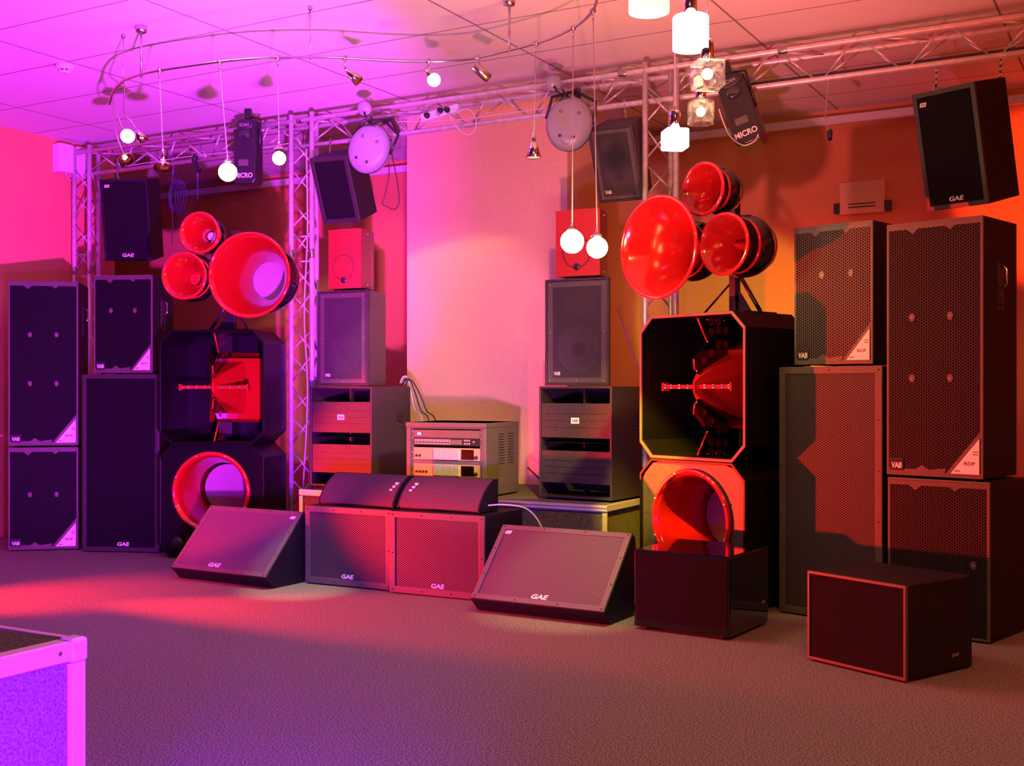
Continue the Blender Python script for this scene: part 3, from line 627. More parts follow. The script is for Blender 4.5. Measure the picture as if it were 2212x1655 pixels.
def red_speaker(label, loc, yaw, w=0.268, h=0.42, d=0.24):
    t = thing('small_loudspeaker', label, 'speaker', loc, yaw)
    b = MB(); zf = 0.014
    pts = [(-w / 2, 0.004), (w / 2, 0.004), (w / 2 - 0.02, d * 0.6), (w / 2 - 0.05, d), (-w / 2 + 0.05, d), (-w / 2 + 0.02, d * 0.6)]
    n = 6; b.add([(x, y, zf) for x, y in pts] + [(x, y, h) for x, y in pts], [tuple(range(5, -1, -1)), tuple(range(6, 12))] + [(i, (i + 1) % n, (i + 1) % n + n, i + n) for i in range(n)])
    b.build('cabinet', 'redpaint', t, 0.004)
    g = []; m = 10
    gr = MB(); vs = []
    for i in range(m + 1):
        x = -w / 2 + w * i / m; y = -0.016 * math.sin(PI * i / m); vs += [(x, y, zf), (x, y, h), (x, y + 0.006, zf), (x, y + 0.006, h)]
    fs = []
    for i in range(m):
        a = 4 * i; c = a + 4; fs += [(a, c, c + 1, a + 1), (a + 2, a + 3, c + 3, c + 2), (a, a + 2, c + 2, c), (a + 1, c + 1, c + 3, a + 3)]
    fs += [(0, 1, 3, 2), (4 * m, 4 * m + 2, 4 * m + 3, 4 * m + 1)]
    gr.add(vs, fs); gr.build('grille', 'redgrille', t)
    MB().lathe([(1e-4, -0.004), (0.020, -0.003), (0.024, 0.004)], 24, (0.0, -0.017, h * 0.17)).build('round_emblem', 'plastic_black', t)
    MB().lathe([(w * 0.30, -0.001), (w * 0.315, -0.003), (w * 0.33, -0.001), (w * 0.315, 0.001)], 40, (0, -0.015, h * 0.38), closed=True).build('woofer_ring', 'redpaint', t)
    for x in (-0.03, 0.05): MB().lathe([(1e-4, 0.012), (0.006, 0.010), (0.007, 0)], 10, (x, 0.05, h), 'z').build('rigging_bolt', 'reflector', t)
    for z in (h * 0.1, h * 0.93): MB().sphere((w / 2 - 0.014, d * 0.42, z), 0.007, 10, 6).build('side_bolt', 'screw', t)
    for x in (-0.09, 0.09):
        for y in (0.03, 0.18): MB().lathe([(1e-4, 0), (0.009, 0), (0.010, zf), (1e-4, zf)], 10, (x, y, 0), 'z').build('foot', 'rubber', t)
    return t
Z3 = Z2 + 0.657
red_speaker('small red perforated speaker on the left tower under the hanging black speaker', (-4.884, 6.36, Z3), 4)
red_speaker('small red perforated speaker behind the brightest lamp, on the right two-way speaker', (-3.11, 6.36, Z3), 2, 0.295)
frame_speaker('black loudspeaker hanging tilted beside the centre truss tower, under a grey effect light', (-5.02, 6.50, 2.325), 6, 0.30, 0.465, 0.26, 'foam', 'cabinet_worn', 'cabinet', fw=0.03, pitch=23, feet=False)
driver_speaker('brownish loudspeaker hanging tilted left of the right truss tower', (-2.905, 6.55, 2.31), 1, 0.29, 0.465, 0.26, 0.03, None, pitch=23.5, small=True)

# ------------------------------------------------------------------ amplifier rack
def rack():
    w, h, d = 0.575, 0.462, 0.46
    t = thing('amplifier_rack', 'steel rack with amplifiers on the stage between the two speaker towers', 'rack', (-3.925, 6.14, SZ), 3)
    MB().ring(rect(-w / 2, w / 2, 0.006, h), rect(-w / 2 + 0.03, w / 2 - 0.03, 0.03, h - 0.04), 0, d).box(-w / 2 + 0.02, w / 2 - 0.02, d - 0.012, d, 0.02, h - 0.02).build('rack_case', 'rack', t, 0.003)
    MB().box(-w / 2 - 0.003, w / 2 + 0.003, -0.006, d, h - 0.03, h).build('lid', 'rack', t, 0.003)
    iw = w / 2 - 0.03
    for sx in (-1, 1):
        r_ = MB().box(min(sx * iw, sx * (iw - 0.018)), max(sx * iw, sx * (iw - 0.018)), 0.012, 0.02, 0.03, h - 0.04).build('rack_rail', 'rack', t)
        k = MB()
        for i in range(9): k.screw(sx * (iw - 0.009), 0.05 + i * 0.044, 0.010, 0.0045)
        k.build('rail_screws', 'screw', r_)
    aw = iw - 0.02; z = h - 0.045
    u = 0.052
    a = MB().box(-aw, aw, 0.008, 0.10, z - u, z - 0.002).build('power_panel', 'rack', t, 0.001); MB().box(-aw + 0.03, -aw + 0.055, 0.002, 0.008, z - 0.037, z - 0.018).build('rocker_switch', 'orange_switch', a)
    z -= u
    e = MB().box(-aw, aw, 0.006, 0.2, z - 0.048, z - 0.002).build('signal_processor', 'plastic_black', t, 0.001)
    k = MB()
    for i in range(16): k.box(-aw + 0.01 + i * 0.0165, -aw + 0.022 + i * 0.0165, 0.003, 0.006, z - 0.026, z - 0.008)
    for i in range(16): k.box(-aw + 0.01 + i * 0.0165, -aw + 0.022 + i * 0.0165, 0.001, 0.006, z - 0.041, z - 0.031)
    k.build('button_rows', 'cable_grey', e)
    MB().box(0.03, 0.115, 0.003, 0.006, z - 0.04, z - 0.01).build('display', 'lcd', e, 0.001)
    k = MB()
    for i in range(3):
        for j in range(2): k.lathe([(1e-4, 0), (0.006, 0), (0.007, 0.004)], 10, (0.135 + i * 0.016, 0.001, z - 0.014 - j * 0.02))
    k.build('keypad', 'cable_grey', e)
    MB().lathe([(1e-4, -0.012), (0.009, -0.011), (0.011, 0)], 20, (0.20, 0.006, z - 0.024)).build('knob', 'chrome', e)
    z -= 0.062
    for q in range(2):
        za, zb = z - 0.078, z
        a = MB().box(-aw, aw, 0.010, 0.30, za, zb).build('power_amplifier', 'amp_panel', t, 0.001)
        fins = MB()
        for i in range(17): fins.box(-0.085 + i * 0.0108, -0.085 + i * 0.0108 + 0.0065, -0.004, 0.010, za + 0.006, zb - 0.006)
        fins.build('cooling_fins', 'amp_fin', a)
        MB().box(0.11, 0.20, 0.005, 0.010, za + 0.008, zb - 0.008).build('label_plate', 'reflector', a)
        for i in range(2 + 2 * q): MB().lathe([(1e-4, 0), (0.007, 0), (0.009, 0.006)], 12, (-aw + 0.02 + i * 0.024, 0.004, za + 0.026)).build('socket', 'rubber', a)
        MB().lathe([(1e-4, -0.003), (0.010, -0.003), (0.012, 0.006)], 14, (aw - 0.024, 0.004, za + 0.022)).build('rotary_switch', 'rubber', a)
        MB().box(-aw, aw, 0.008, 0.02, za - 0.022, za - 0.003).build('blank_strip', 'rack', t)
        z -= 0.102
    MB().box(-aw, aw, 0.008, 0.02, 0.035, z).build('blank_strip', 'rack', t)
    for y in (0.17, 0.30):
        k = MB()
        for i in range(12): k.box(w / 2, w / 2 + 0.002, y, y + 0.08, 0.20 + i * 0.017, 0.204 + i * 0.017)
        k.build('side_vent', 'rubber', t)
    for sx in (-1, 1):
        for yy in (0.05, d - 0.05): MB().box(sx * w * 0.42 - 0.015, sx * w * 0.42 + 0.015, yy - 0.015, yy + 0.015, 0, 0.007).build('foot', 'rubber', t)
rack()

# ------------------------------------------------------------------ floor subs, curved monitors, wedges
gS = None
frame_speaker('dark floor subwoofer with mesh grille beside the left wedge, half in shadow', (-4.145, 5.42, 0), 1.5, 0.612, 0.465, 0.46, 'expanded', 'frame', fw=0.036, logo=(0.0, 0.062, 0.085), screws=(4, 3), name='subwoofer')
frame_speaker('dark floor subwoofer with mesh grille left of the right wedge monitor', (-3.515, 5.40, 0), 2, 0.612, 0.467, 0.46, 'expanded', 'frame', fw=0.036, logo=(0.01, 0.062, 0.085), screws=(4, 3), name='subwoofer')
def curved_monitor(label, loc, yaw, w, lx, plug=False):
    t = thing('curved_monitor', label, 'speaker', loc, yaw)
    h, dd = 0.178, 0.20
    fr = [(0.0, 0.012)]
    for i in range(1, 9):
        u = i / 8; fr.append((0.165 * (1 - math.cos(u * PI / 2)) * 0.55 + 0.165 * u * 0.45, 0.012 + (h - 0.012) * (math.sin(u * PI / 2) * 0.45 + u * 0.55)))
    inner = [(y + 0.006, z) for y, z in fr]
    MB().xprism([(0.006, 0)] + inner + [(dd, h), (dd, 0)], -w / 2 + 0.008, w / 2 - 0.008).build('body', 'cabinet', t)
    for sx in (-1, 1): MB().xprism([(0.0, 0)] + fr + [(dd + 0.004, h), (dd + 0.004, 0)], min(sx * w / 2, sx * (w / 2 - 0.010)), max(sx * w / 2, sx * (w / 2 - 0.010))).build('side_cheek', 'cabinet', t, 0.002)
    g = MB(); g.xprism(fr + [(y + 0.005, z) for y, z in reversed(fr)], -w / 2 + 0.011, w / 2 - 0.011); g.build('grille', 'foam_light', t)
    k = MB()
    for z in (0.10, 0.118, 0.136):
        y = 0.165 * 0.38 + (z - 0.10) * 0.9; k.box(lx - 0.012 + (z - 0.1) * 0.5, lx + 0.006 + (z - 0.1) * 0.5, y - 0.012, y + 0.01, z - 0.0065, z + 0.0065)
    k.build('emblem', 'logo_white', t)
    return t
M['foam_light'] = plain('grille_cloth', (0.05, 0.036, 0.045), 0.6, noise=0.2, nscale=400, bump=0.3, spec=0.3)
curved_monitor('curved black monitor on the left floor subwoofer', (-4.165, 5.52, 0.467), -2, 0.565, 0.23)
curved_monitor('curved black monitor on the right floor subwoofer, white plug at its end', (-3.58, 5.51, 0.469), -2, 0.565, -0.22)
def wedge(label, loc, yaw, w, fm, gm, logo_x, corner):
    t = thing('wedge_monitor', label, 'monitor', loc, yaw)
    A, Bz = -0.07, 0.07; Cy, Tz = 0.262, 0.422
    MB().xprism([(0, 0), (A, Bz), (Cy, Tz), (Cy + 0.035, Tz - 0.03), (0.31, 0)], -w / 2, w / 2).build('cabinet', 'cabinet', t, 0.005)
    ang = math.atan2(Tz - Bz, Cy - A); L_ = math.hypot(Tz - Bz, Cy - A)
    # face frame: build in a tilted local frame (x, y into cabinet, z up the slope)
    rot = Matrix.Translation((0, A, Bz)) @ Matrix.Rotation(ang - PI / 2, 4, 'X')
    def put(mb, name, mat, par, bev=0, lab=None):
        o = mb.build(name, mat, par, bev, None, lab); return o
    fw = 0.034
    fr = MB().ring(rect(-w / 2 + 0.004, w / 2 - 0.004, 0.004, L_ - 0.004), rect(-w / 2 + fw, w / 2 - fw, fw, L_ - fw), -0.006, 0.0).build('front_frame', fm, t, 0.0015)
    fr.matrix_local = rot
    g = MB().box(-w / 2 + fw, w / 2 - fw, -0.003, 0.0, fw, L_ - fw).build('grille', gm, t); g.matrix_local = rot
    k = MB()
    for i in range(4):
        x = -w / 2 + fw * 0.6 + (w - 1.2 * fw) * i / 3; k.screw(x, L_ - fw / 2, -0.006, 0.005); k.screw(x, fw / 2, -0.006, 0.005)
    for i in (1, 2): 
        z = L_ * i / 3; k.screw(-w / 2 + fw / 2, z, -0.006, 0.005); k.screw(w / 2 - fw / 2, z, -0.006, 0.005)
    s = k.build('frame_screws', 'screw_dark', t); s.matrix_local = rot
    lo = text('lettering', 'GAE', 0.028, 'logo_white', t, logo_x, fw + 0.016, -0.004, 0.095, 0.03, 0.2); lo.matrix_local = rot
    e = MB().prism([(corner - 0.02, L_ - fw - 0.028), (corner + 0.016, L_ - fw - 0.028), (corner + 0.022, L_ - fw - 0.008), (corner - 0.014, L_ - fw - 0.008)], -0.0055, -0.003).build('corner_emblem', 'logo_white', t); e.matrix_local = rot
    return t
wedge('wedge floor monitor with purple-lit mesh in front of the left octagonal bins', (-4.875, 5.19, 0), -1.4, 0.768, 'frame', 'wovengrille', -0.05, 0.33)
wedge('wedge floor monitor with pale frame between the floor subwoofer and glossy box', (-2.745, 5.20, 0), -1.4, 0.775, 'frame', 'wovengrille', 0.01, -0.33)

# ------------------------------------------------------------------ right side boxes
def gloss_box():
    w, h, d = 0.498, 0.387, 0.47
    t = thing('subwoofer', 'glossy black lacquered subwoofer in front of the right octagonal bins', 'speaker', (-1.976, 5.144, 0), -4.8)
    MB().box(-w / 2, w / 2, 0.0, d, 0.014, h).build('cabinet', 'gloss_black', t, 0.009)
    MB().box(-w / 2 + 0.02, w / 2 - 0.012, -0.004, 0.002, 0.05, h - 0.016).build('grille', 'foam', t, 0.001)
    lo = text('lettering', 'GAE', 0.012, 'cable_grey', t, 0, 0, 0, 0.04, 0.03, 0.15)
    lo.matrix_local = Matrix.Translation((w / 2 + 0.0006, d * 0.86, 0.12)) @ Matrix.Rotation(PI / 2, 4, 'Z')
    for sx in (-1, 1):
        for yy in (0.05, d - 0.05): MB().lathe([(1e-4, 0), (0.02, 0), (0.022, 0.015), (1e-4, 0.015)], 12, (sx * (w / 2 - 0.05), yy, 0), 'z').build('foot', 'rubber', t)
gloss_box()
t = frame_speaker('squat black subwoofer alone on the carpet at the right', (-1.099, 4.83, 0), -25, 0.49, 0.383, 0.45, 'foam', 'frame', fw=0.012, name='subwoofer')
lo = text('lettering', 'GAE', 0.014, 'cable_grey', t, 0, 0, 0, 0.05, 0.03, 0.15); lo.matrix_local = Matrix.Translation((0.2458, 0.33, 0.07)) @ Matrix.Rotation(PI / 2, 4, 'Z')
frame_speaker('tall subwoofer with mesh grille between the octagonal bins and right tower', (-1.455, 5.84, 0), -14.5, 0.565, 1.272, 0.5, 'expanded', 'frame', fw=0.036, screws=(3, 6), name='subwoofer')
perf_speaker('perforated loudspeaker with triangular badge on top of the tall mesh subwoofer', (-1.445, 5.87, 1.275), -15, 0.435, 0.715, 0.38, 'hexgrille', clips=((-0.06, 0.46), (0.10, 0.46)))
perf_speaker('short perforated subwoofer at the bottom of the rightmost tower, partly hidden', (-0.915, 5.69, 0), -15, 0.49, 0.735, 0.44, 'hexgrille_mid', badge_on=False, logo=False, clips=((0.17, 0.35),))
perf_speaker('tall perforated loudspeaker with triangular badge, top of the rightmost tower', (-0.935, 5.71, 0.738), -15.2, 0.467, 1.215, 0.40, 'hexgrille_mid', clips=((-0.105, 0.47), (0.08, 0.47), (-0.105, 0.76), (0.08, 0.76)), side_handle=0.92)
frame_speaker('black loudspeaker hanging by a shackle under the right end of the truss', (-0.963, 6.64, 2.139), -22, 0.363, 0.64, 0.33, 'foam', 'cabinet_worn', fw=0.026, pitch=13.7, logo=(0.0, 0.052, 0.085), corner_logo=(-0.125, 0.575), feet=False)

# ------------------------------------------------------------------ truss
YT = 6.55; ZT = 3.10; ZB = 2.935; TW = 0.2
brace_me = MB().tube([(0, 0, 0), (0, 0, 1)], 0.0062, 6).build('brace', 'alu'); BM = brace_me.data; bpy.data.objects.remove(brace_me)
def brace(parent, a, b):
    a, b = Vector(a), Vector(b); o = bpy.data.objects.new('brace', BM); COL.objects.link(o); o.parent = parent
    d = b - a; o.location = a; o.rotation_euler = d.to_track_quat('Z', 'Y').to_euler(); o.scale = (1, 1, d.length); return o
def h_truss():
    x0, x1 = -7.82, 1.6
    t = thing('lighting_truss', 'long aluminium lighting truss running across just under the ceiling', 'truss', (x0, YT, ZT))
    Lx = x1 - x0; ch = [(0, 0), (TW, 0), (TW / 2, ZB - ZT)]
    for y, z in ch:
        MB().tube([(0, y, z), (Lx, y, z)], 0.0175, 14).build('chord', 'alu', t)
    step = 0.235; n = int(Lx / step)
    for face, (a, b) in enumerate(((0, 2), (1, 2))):
        for i in range(n):
            xa, xb = i * step + 0.02, (i + 1) * step - 0.02
            p, q = (ch[a], ch[b]) if i % 2 else (ch[b], ch[a])
            brace(t, (xa, p[0], p[1]), (xb, q[0], q[1]))
    for i in range(16):
        xa = i * 0.58 + 0.05; brace(t, (xa, 0, 0), (xa + 0.28, TW, 0))
    for xj in (2.36, 4.9, 5.9, 8.0):
        MB().lathe([(0.0175, 0), (0.0205, 0.004), (0.0205, 0.05), (0.0175, 0.054)], 14, (xj, 0, 0), 'x').build('coupler', 'steel', t)
    return t
h_truss()
def tower(label, x0, x1):
    t = thing('truss_tower', label, 'truss', ((x0 + x1) / 2, YT, 0)); w = (x1 - x0) / 2; top = ZT + 0.05
    ch = [(-w, 0), (w, 0), (0, 0.17)]
    for x, y in ch: MB().tube([(x, y, 0.015), (x, y, top)], 0.018, 14).build('chord', 'alu', t)
    for (a, b) in ((0, 1), (1, 2), (2, 0)):
        z = 0.08; i = 0
        while z < top - 0.25:
            p, q = (ch[a], ch[b]) if i % 2 else (ch[b], ch[a]); brace(t, (p[0], p[1], z), (q[0], q[1], z + 0.2)); z += 0.225; i += 1
    for z in (1.98, 2.16):
        brace(t, (-w, 0, z + 0.1), (w, 0, z + 0.1))
    MB().box(-0.12, 0.12, -0.06, 0.22, 0, 0.012).build('base_plate', 'steel', t, 0.002)
    for x, y in ch[:2]: MB().lathe([(0.018, 0), (0.021, 0.004), (0.021, 0.06), (0.018, 0.064)], 14, (x, y, 2.1), 'z').build('coupler', 'steel', t)
    return t
tower('aluminium truss tower against the left wall', -7.81, -7.63)
tower('aluminium truss tower in the centre with white cables running down', -5.515, -5.325)
tower('aluminium truss tower behind the right red horn cluster', -2.745, -2.545)

# ------------------------------------------------------------------ curved ceiling rail with its lamps
ZR = HC + 1.777
RP = [(236, 225), (243, 200), (256, 183), (272, 172), (305, 161), (345, 152), (410, 142), (475, 133), (540, 127), (600, 124), (700, 123), (760, 126), (850, 131), (930, 132), (985, 130), (1030, 125), (1100, 109), (1160, 93), (1200, 79), (1240, 59), (1265, 40), (1283, 18), (1290, -8), (1292, -40)]
rail_pts = [at_h(px, py, ZR) for px, py in RP]
def rail_obj():
    t = thing('curved_lamp_rail', 'curved chrome lamp rail hanging under the ceiling tiles', 'rail', rail_pts[10])
    o = Vector(rail_pts[10])
    MB().tube([p - o for p in curve(rail_pts, 6)], 0.0075, 8).build('rail_tube', 'steel', t)
    for px, py, big in ((305, 161, 1), (1100, 109, 1), (670, 123.5, 0), (266, 176, 0)):
        p = at_h(px, py, ZR) - o
        MB().tube([p - Vector((0, 0, 0.015)), (p.x, p.y, HCEIL - o.z)], 0.006 if big else 0.003, 8).build('ceiling_rod', 'steel', t)
        MB().lathe([(1e-4, 0), (0.034, -0.0), (0.03, -0.035), (0.012, -0.042), (1e-4, -0.042)] if big else [(1e-4, 0), (0.013, 0), (0.010, -0.02), (1e-4, -0.02)], 20, (p.x, p.y, HCEIL - o.z), 'z').build('ceiling_canopy', 'steel', t)
rail_obj()
def clamp_on(t, h=0.045): MB().tube([(0, 0, 0.012), (0, 0, -h)], [0.007, 0.005], 8).lathe([(0.0, -0.011), (0.012, -0.011), (0.012, 0.011), (0.0, 0.011)], 12, (0, 0, 0), 'x').build('rail_clamp', 'steel', t)
def pendant(label, rpx, rpy, ey, shade, bulb, r=0.045, ex=None, group=None):
    """lamp hanging on a thin cord from the rail: rail point in the photo and the lamp's height in the photo"""
    p = at_h(rpx, rpy, ZR); Zc = (ZR - HC) * FPX / (CY - rpy)
    drop = (ey - rpy) / FPX * Zc
    t = thing('pendant_lamp', label, 'lamp', p, 0, 0, 0, group); clamp_on(t)
    dx = 0 if ex is None else (ex - rpx) / FPX * Zc
    e = Vector((dx * ct, dx * st, -drop)); top = e + Vector((0, 0, 0.06))
    MB().tube([(0, 0, -0.02), top], 0.0028, 6).build('cord', 'cable_grey', t)
    MB().lathe([(0.004, 0.03), (0.009, 0.02), (0.010, -0.02), (0.006, -0.03)], 12, tuple(top), 'z').build('socket', 'chrome', t)
    if shade == 'cone':
        MB().lathe([(0.010, 0.04), (0.016, 0.03), (0.040, -0.045), (0.037, -0.045), (0.013, 0.03)], 24, tuple(e), 'z', True).build('lamp_shade', 'chrome', t)
        MB().lathe([(1e-4, -0.040), (0.036, -0.042)], 20, tuple(e), 'z').build('bulb', bulb, t)
    elif shade == 'dish':
        q = MB().lathe([(0.010, 0.03), (0.020, 0.015), (0.055, -0.015), (0.053, -0.018), (0.016, 0.01)], 24, (0, 0, 0), 'z', True).build('lamp_shade', 'reflector', t)
        q.location = e; q.rotation_euler = (R(-12), R(-14), 0)
        MB().sphere(tuple(e + Vector((0, 0, 0.02))), 0.015, 12, 8).build('bulb', bulb, t)
    else:
        MB().sphere(tuple(e), r, 20, 12).build('bulb', bulb, t)
        MB().lathe([(0.012, 0.052), (0.028, 0.035), (0.030, 0.03), (0.014, 0.045)], 20, tuple(e + Vector((0, 0, r * 0.4))), 'z', True).build('lamp_shade', 'chrome', t)
    return t
pendant('small lit lamp hanging left of the black scanner light, brightest on the left', 475, 133, 372, 'globe', 'bulb_yellow', 0.050, 492)
pendant('small lit lamp hanging between the black scanner light and centre truss tower', 600, 124, 342, 'globe', 'bulb_yellow', 0.036, 603)
pendant('hanging lamp with flat gold dish above the left hanging speaker', 345, 152, 356, 'dish', 'badge_white', ex=352)
pendant('unlit chrome cone lamp hanging in front of the orange wall pier', 1158, 94, 322, 'cone', 'badge_white', ex=1153)
pendant('very bright lamp hanging low in front of the right small red speaker', 1238, 60, 522, 'globe', 'bulb_spot', 0.058, 1236)
pendant('bright lamp hanging beside the brightest one, nearer the big red horn', 1281, 22, 535, 'globe', 'bulb_spot', 0.05, 1290)
def arm_lamp(label, pts, Zs, kind):
    base = at_h(pts[0][0], pts[0][1], ZR); P = [at_z(px, py, z) for (px, py), z in zip(pts, Zs)]; P[0] = base
    t = thing('flexible_arm_lamp', label, 'lamp', base)
    Q = [p - base for p in P]
    MB().tube(curve(Q, 8), 0.004, 8).build('flexible_arm', 'steel', t)
    e = Q[-1]; d = (Q[-1] - Q[-2]).normalized()
    if kind == 'bulb':
        MB().sphere(tuple(e + d * 0.03), 0.042, 20, 12).build('bulb', 'frost', t)
        MB().sphere(tuple(e - d * 0.012), 0.014, 12, 8).build('socket', 'chrome', t)
    else:
        prof = [(0.008, -0.05), (0.014, -0.035), (0.036, 0.03), (0.034, 0.03), (0.010, -0.03)] if kind == 'cone' else [(0.010, -0.03), (0.018, -0.012), (0.048, 0.012), (0.046, 0.016), (0.014, -0.004)]
        q = MB().lathe(prof, 24, (0, 0, 0), 'z', True).build('lamp_shade', 'reflector' if kind == 'dish' else 'chrome', t)
        q.location = e + d * 0.03; q.rotation_euler = d.to_track_quat('Z', 'Y').to_euler()
        b = MB().sphere(tuple(e + d * 0.03), 0.012, 12, 8).build('bulb', 'frost', t)
    return t
arm_lamp('glowing round bulb on a bent arm at the left end of the curved rail', [(244, 203), (250, 235), (262, 272), (270, 285)], [6.9, 6.9, 6.9, 6.9], 'bulb')
arm_lamp('long curved arm lamp with gold dish at the left end of the curved rail', [(242, 210), (246, 260), (254, 300), (267, 332)], [6.95, 6.9, 6.85, 6.8], 'dish')
arm_lamp('gold and blue cone lamp on a bent arm beside the round bulb', [(270, 173), (268, 240), (286, 265), (297, 285)], [6.7, 6.75, 6.8, 6.8], 'cone')
def spot(label, rpx, rpy, epx, epy, kind):
    p = at_h(rpx, rpy, ZR); Zc = (ZR - HC) * FPX / (CY - rpy)
    e = at_z(epx, epy, Zc) - p
    t = thing('spot_lamp', label, 'lamp', p); clamp_on(t, 0.05)
    hinge = Vector((0, 0, -0.055)); d = (e - hinge).normalized()
    q = e; 
    if kind == 'cyl': pr = [(1e-4, -0.05), (0.026, -0.05), (0.028, -0.046), (0.028, 0.05), (0.024, 0.05), (0.022, -0.03)]
    else: pr = [(0.006, -0.06), (0.012, -0.05), (0.032, 0.04), (0.029, 0.04), (0.008, -0.04)]
    MB().tube([hinge, e - d * 0.03], 0.006, 8).build('joint', 'steel', t)
    s_ = MB().lathe(pr, 24, (0, 0, 0), 'z', False if kind == 'cyl' else True).build('lamp_head', 'steel' if kind == 'cyl' else 'chrome', t)
    s_.location = q; s_.rotation_euler = d.to_track_quat('Z', 'Y').to_euler()
    if kind == 'lit':
        MB().sphere(tuple(e + d * 0.02), 0.036, 20, 12).build('bulb', 'bulb_cool', t)
spot('small chrome cone spot on the curved rail, pointing down right', 745, 125, 764, 165, 'cone')
spot('lit bluish white spot lamp on the curved rail', 925, 132, 933, 166, 'lit')
spot('brushed steel cylinder spot on the curved rail right of the bluish one', 1032, 125, 1041, 156, 'cyl')

# ------------------------------------------------------------------ glass pendants on cords
def glass_pendant(label, px, ytop, ybot, Zc, shape, mat, inner, width_px):
    c = at_z(px, (ytop + ybot) / 2, Zc); hh = (ybot - ytop) / FPX * Zc / 2; rr = width_px / FPX * Zc / 2
    t = thing('glass_pendant', label, 'lamp', c, 38)
    MB().tube([(0, 0, hh + 0.06), (0, 0, HCEIL - c.z)], 0.0022, 6).build('cord', 'cable_grey', t)
    MB().lathe([(1e-4, 0.065), (0.016, 0.065), (0.018, 0.06), (0.018, 0.0), (1e-4, 0.0)], 20, (0, 0, hh), 'z').build('socket', 'chrome', t)
    MB().lathe([(1e-4, 0), (0.012, 0), (0.010, -0.015), (1e-4, -0.018)], 16, (0, 0, HCEIL - c.z), 'z').build('ceiling_canopy', 'steel', t)
    if shape == 'cyl':
        MB().lathe([(0.016, hh), (rr * 0.95, hh), (rr, hh * 0.92), (rr, -hh), (rr - 0.006, -hh), (rr - 0.006, hh * 0.85), (0.016, hh - 0.01)], 40, (0, 0, 0), 'z', True).build('glass_shade', mat, t)
    else:
        a = rr * 0.74; b = MB()
        b.box(-a, a, -a, a, -hh, hh)
        b.build('glass_shade', mat, t, 0.006)
    if inner: MB().sphere((0, 0, 0.1 * hh), min(rr, hh) * 0.42, 16, 10).build('bulb', inner, t)
    return t
glass_pendant('white lit cylinder pendant cut by the top edge of the picture', 1402, -45, 27, 2.95, 'cyl', 'shade_warm', 'bulb_warm', 88)
glass_pendant('bright white frosted cylinder pendant, second from the top', 1492, 36, 107, 3.3, 'cyl', 'shade_lit', 'bulb_warm', 78)
glass_pendant('clear glass cube pendant above the clear cylinder one', 1528, 134, 192, 3.3, 'cube', 'glass', 'bulb_warm', 84)
glass_pendant('clear glass cylinder pendant below the clear cube one', 1514, 220, 268, 4.1, 'cyl', 'glass', 'bulb_warm', 57)
glass_pendant('bright violet white cube pendant in front of the right truss tower', 1458, 280, 323, 3.95, 'cube', 'shade_lit', None, 68)

# ------------------------------------------------------------------ effect lights on the truss
def moon_light(label, px, py, Y, tilt, yaw):
    c = at_y(px, py, Y); t = thing('effect_light', label, 'stage light', c, yaw, 0, tilt)
    r = 0.150
    MB().lathe([(1e-4, -0.055), (r * 0.55, -0.055), (r * 0.86, -0.046), (r * 0.98, -0.022), (r, 0.0)], 48, sx=0.94, sz=1.1).build('front_shell', 'grey_plastic', t)
    MB().lathe([(r, 0.004), (r * 0.97, 0.045), (r * 0.8, 0.085), (r * 0.5, 0.105), (1e-4, 0.11)], 48, sx=0.94, sz=1.1).build('rear_shell', 'grey_plastic', t)
    MB().lathe([(r * 0.985, -0.003), (r * 1.012, -0.001), (r * 1.012, 0.005), (r * 0.985, 0.007)], 48, closed=True, sx=0.94, sz=1.1).build('seam', 'seam', t)
    for x, z in ((-0.055, 0.06), (0.055, 0.06), (-0.04, -0.085), (0.04, -0.085)):
        MB().lathe([(1e-4, -0.0555), (0.005, -0.0555), (0.009, -0.058), (0.012, -0.052)], 14, (x, 0.001, z)).build('screw', 'seam', t)
    MB().lathe([(0.024, -0.0545), (0.026, -0.058), (0.028, -0.0545), (0.026, -0.052)], 24, (0, 0, -0.11), closed=True).build('socket_ring', 'grey_plastic', t)
    l = MB().lathe([(1e-4, -0.054), (0.034, -0.052), (0.042, -0.058), (0.047, -0.045)], 28, (-0.03, 0.014, 0.128), sz=0.6).build('lens_opening', 'seam', t)
    MB().lathe([(1e-4, -0.058), (0.030, -0.055)], 24, (-0.03, 0.013, 0.128), sz=0.6).build('lens', 'lens', l)
    b = MB()
    for sx in (-1, 1): b.tube([(sx * 0.146, 0.01, 0.02), (sx * 0.135, 0.04, 0.16), (0.0, 0.05, 0.215)], 0.010, 8)
    b.build('bracket', 'plastic_black', t)
    MB().tube([(0.0, 0.05, 0.205), (0.0, 0.14, 0.25), (0.0, YT - Y - 0.01, 0.20)], 0.018, 10).build('truss_clamp', 'plastic_black', t)
    a = MB().tube([(-0.05, 0.0, 0.15), (-0.10, -0.03, 0.185), (-0.12, -0.03, 0.21)], 0.008, 8).tube([(-0.02, 0.02, 0.15), (-0.07, -0.02, 0.20)], 0.008, 8).build('mirror_arm', 'plastic_black', t)
    m_ = MB().lathe([(1e-4, -0.003), (0.046, -0.003), (0.048, 0.003), (1e-4, 0.003)], 28).build('mirror_disc', 'grey_plastic', a); m_.location = (-0.125, -0.035, 0.23); m_.rotation_euler = (R(12), 0, R(15))
    return t
moon_light('grey oval effect light clamped to the truss left of the wall pier', 798, 322, 6.22, 24, 14)
moon_light('grey oval effect light clamped to the truss right of the wall pier', 1230, 268, 6.30, 8, 20)
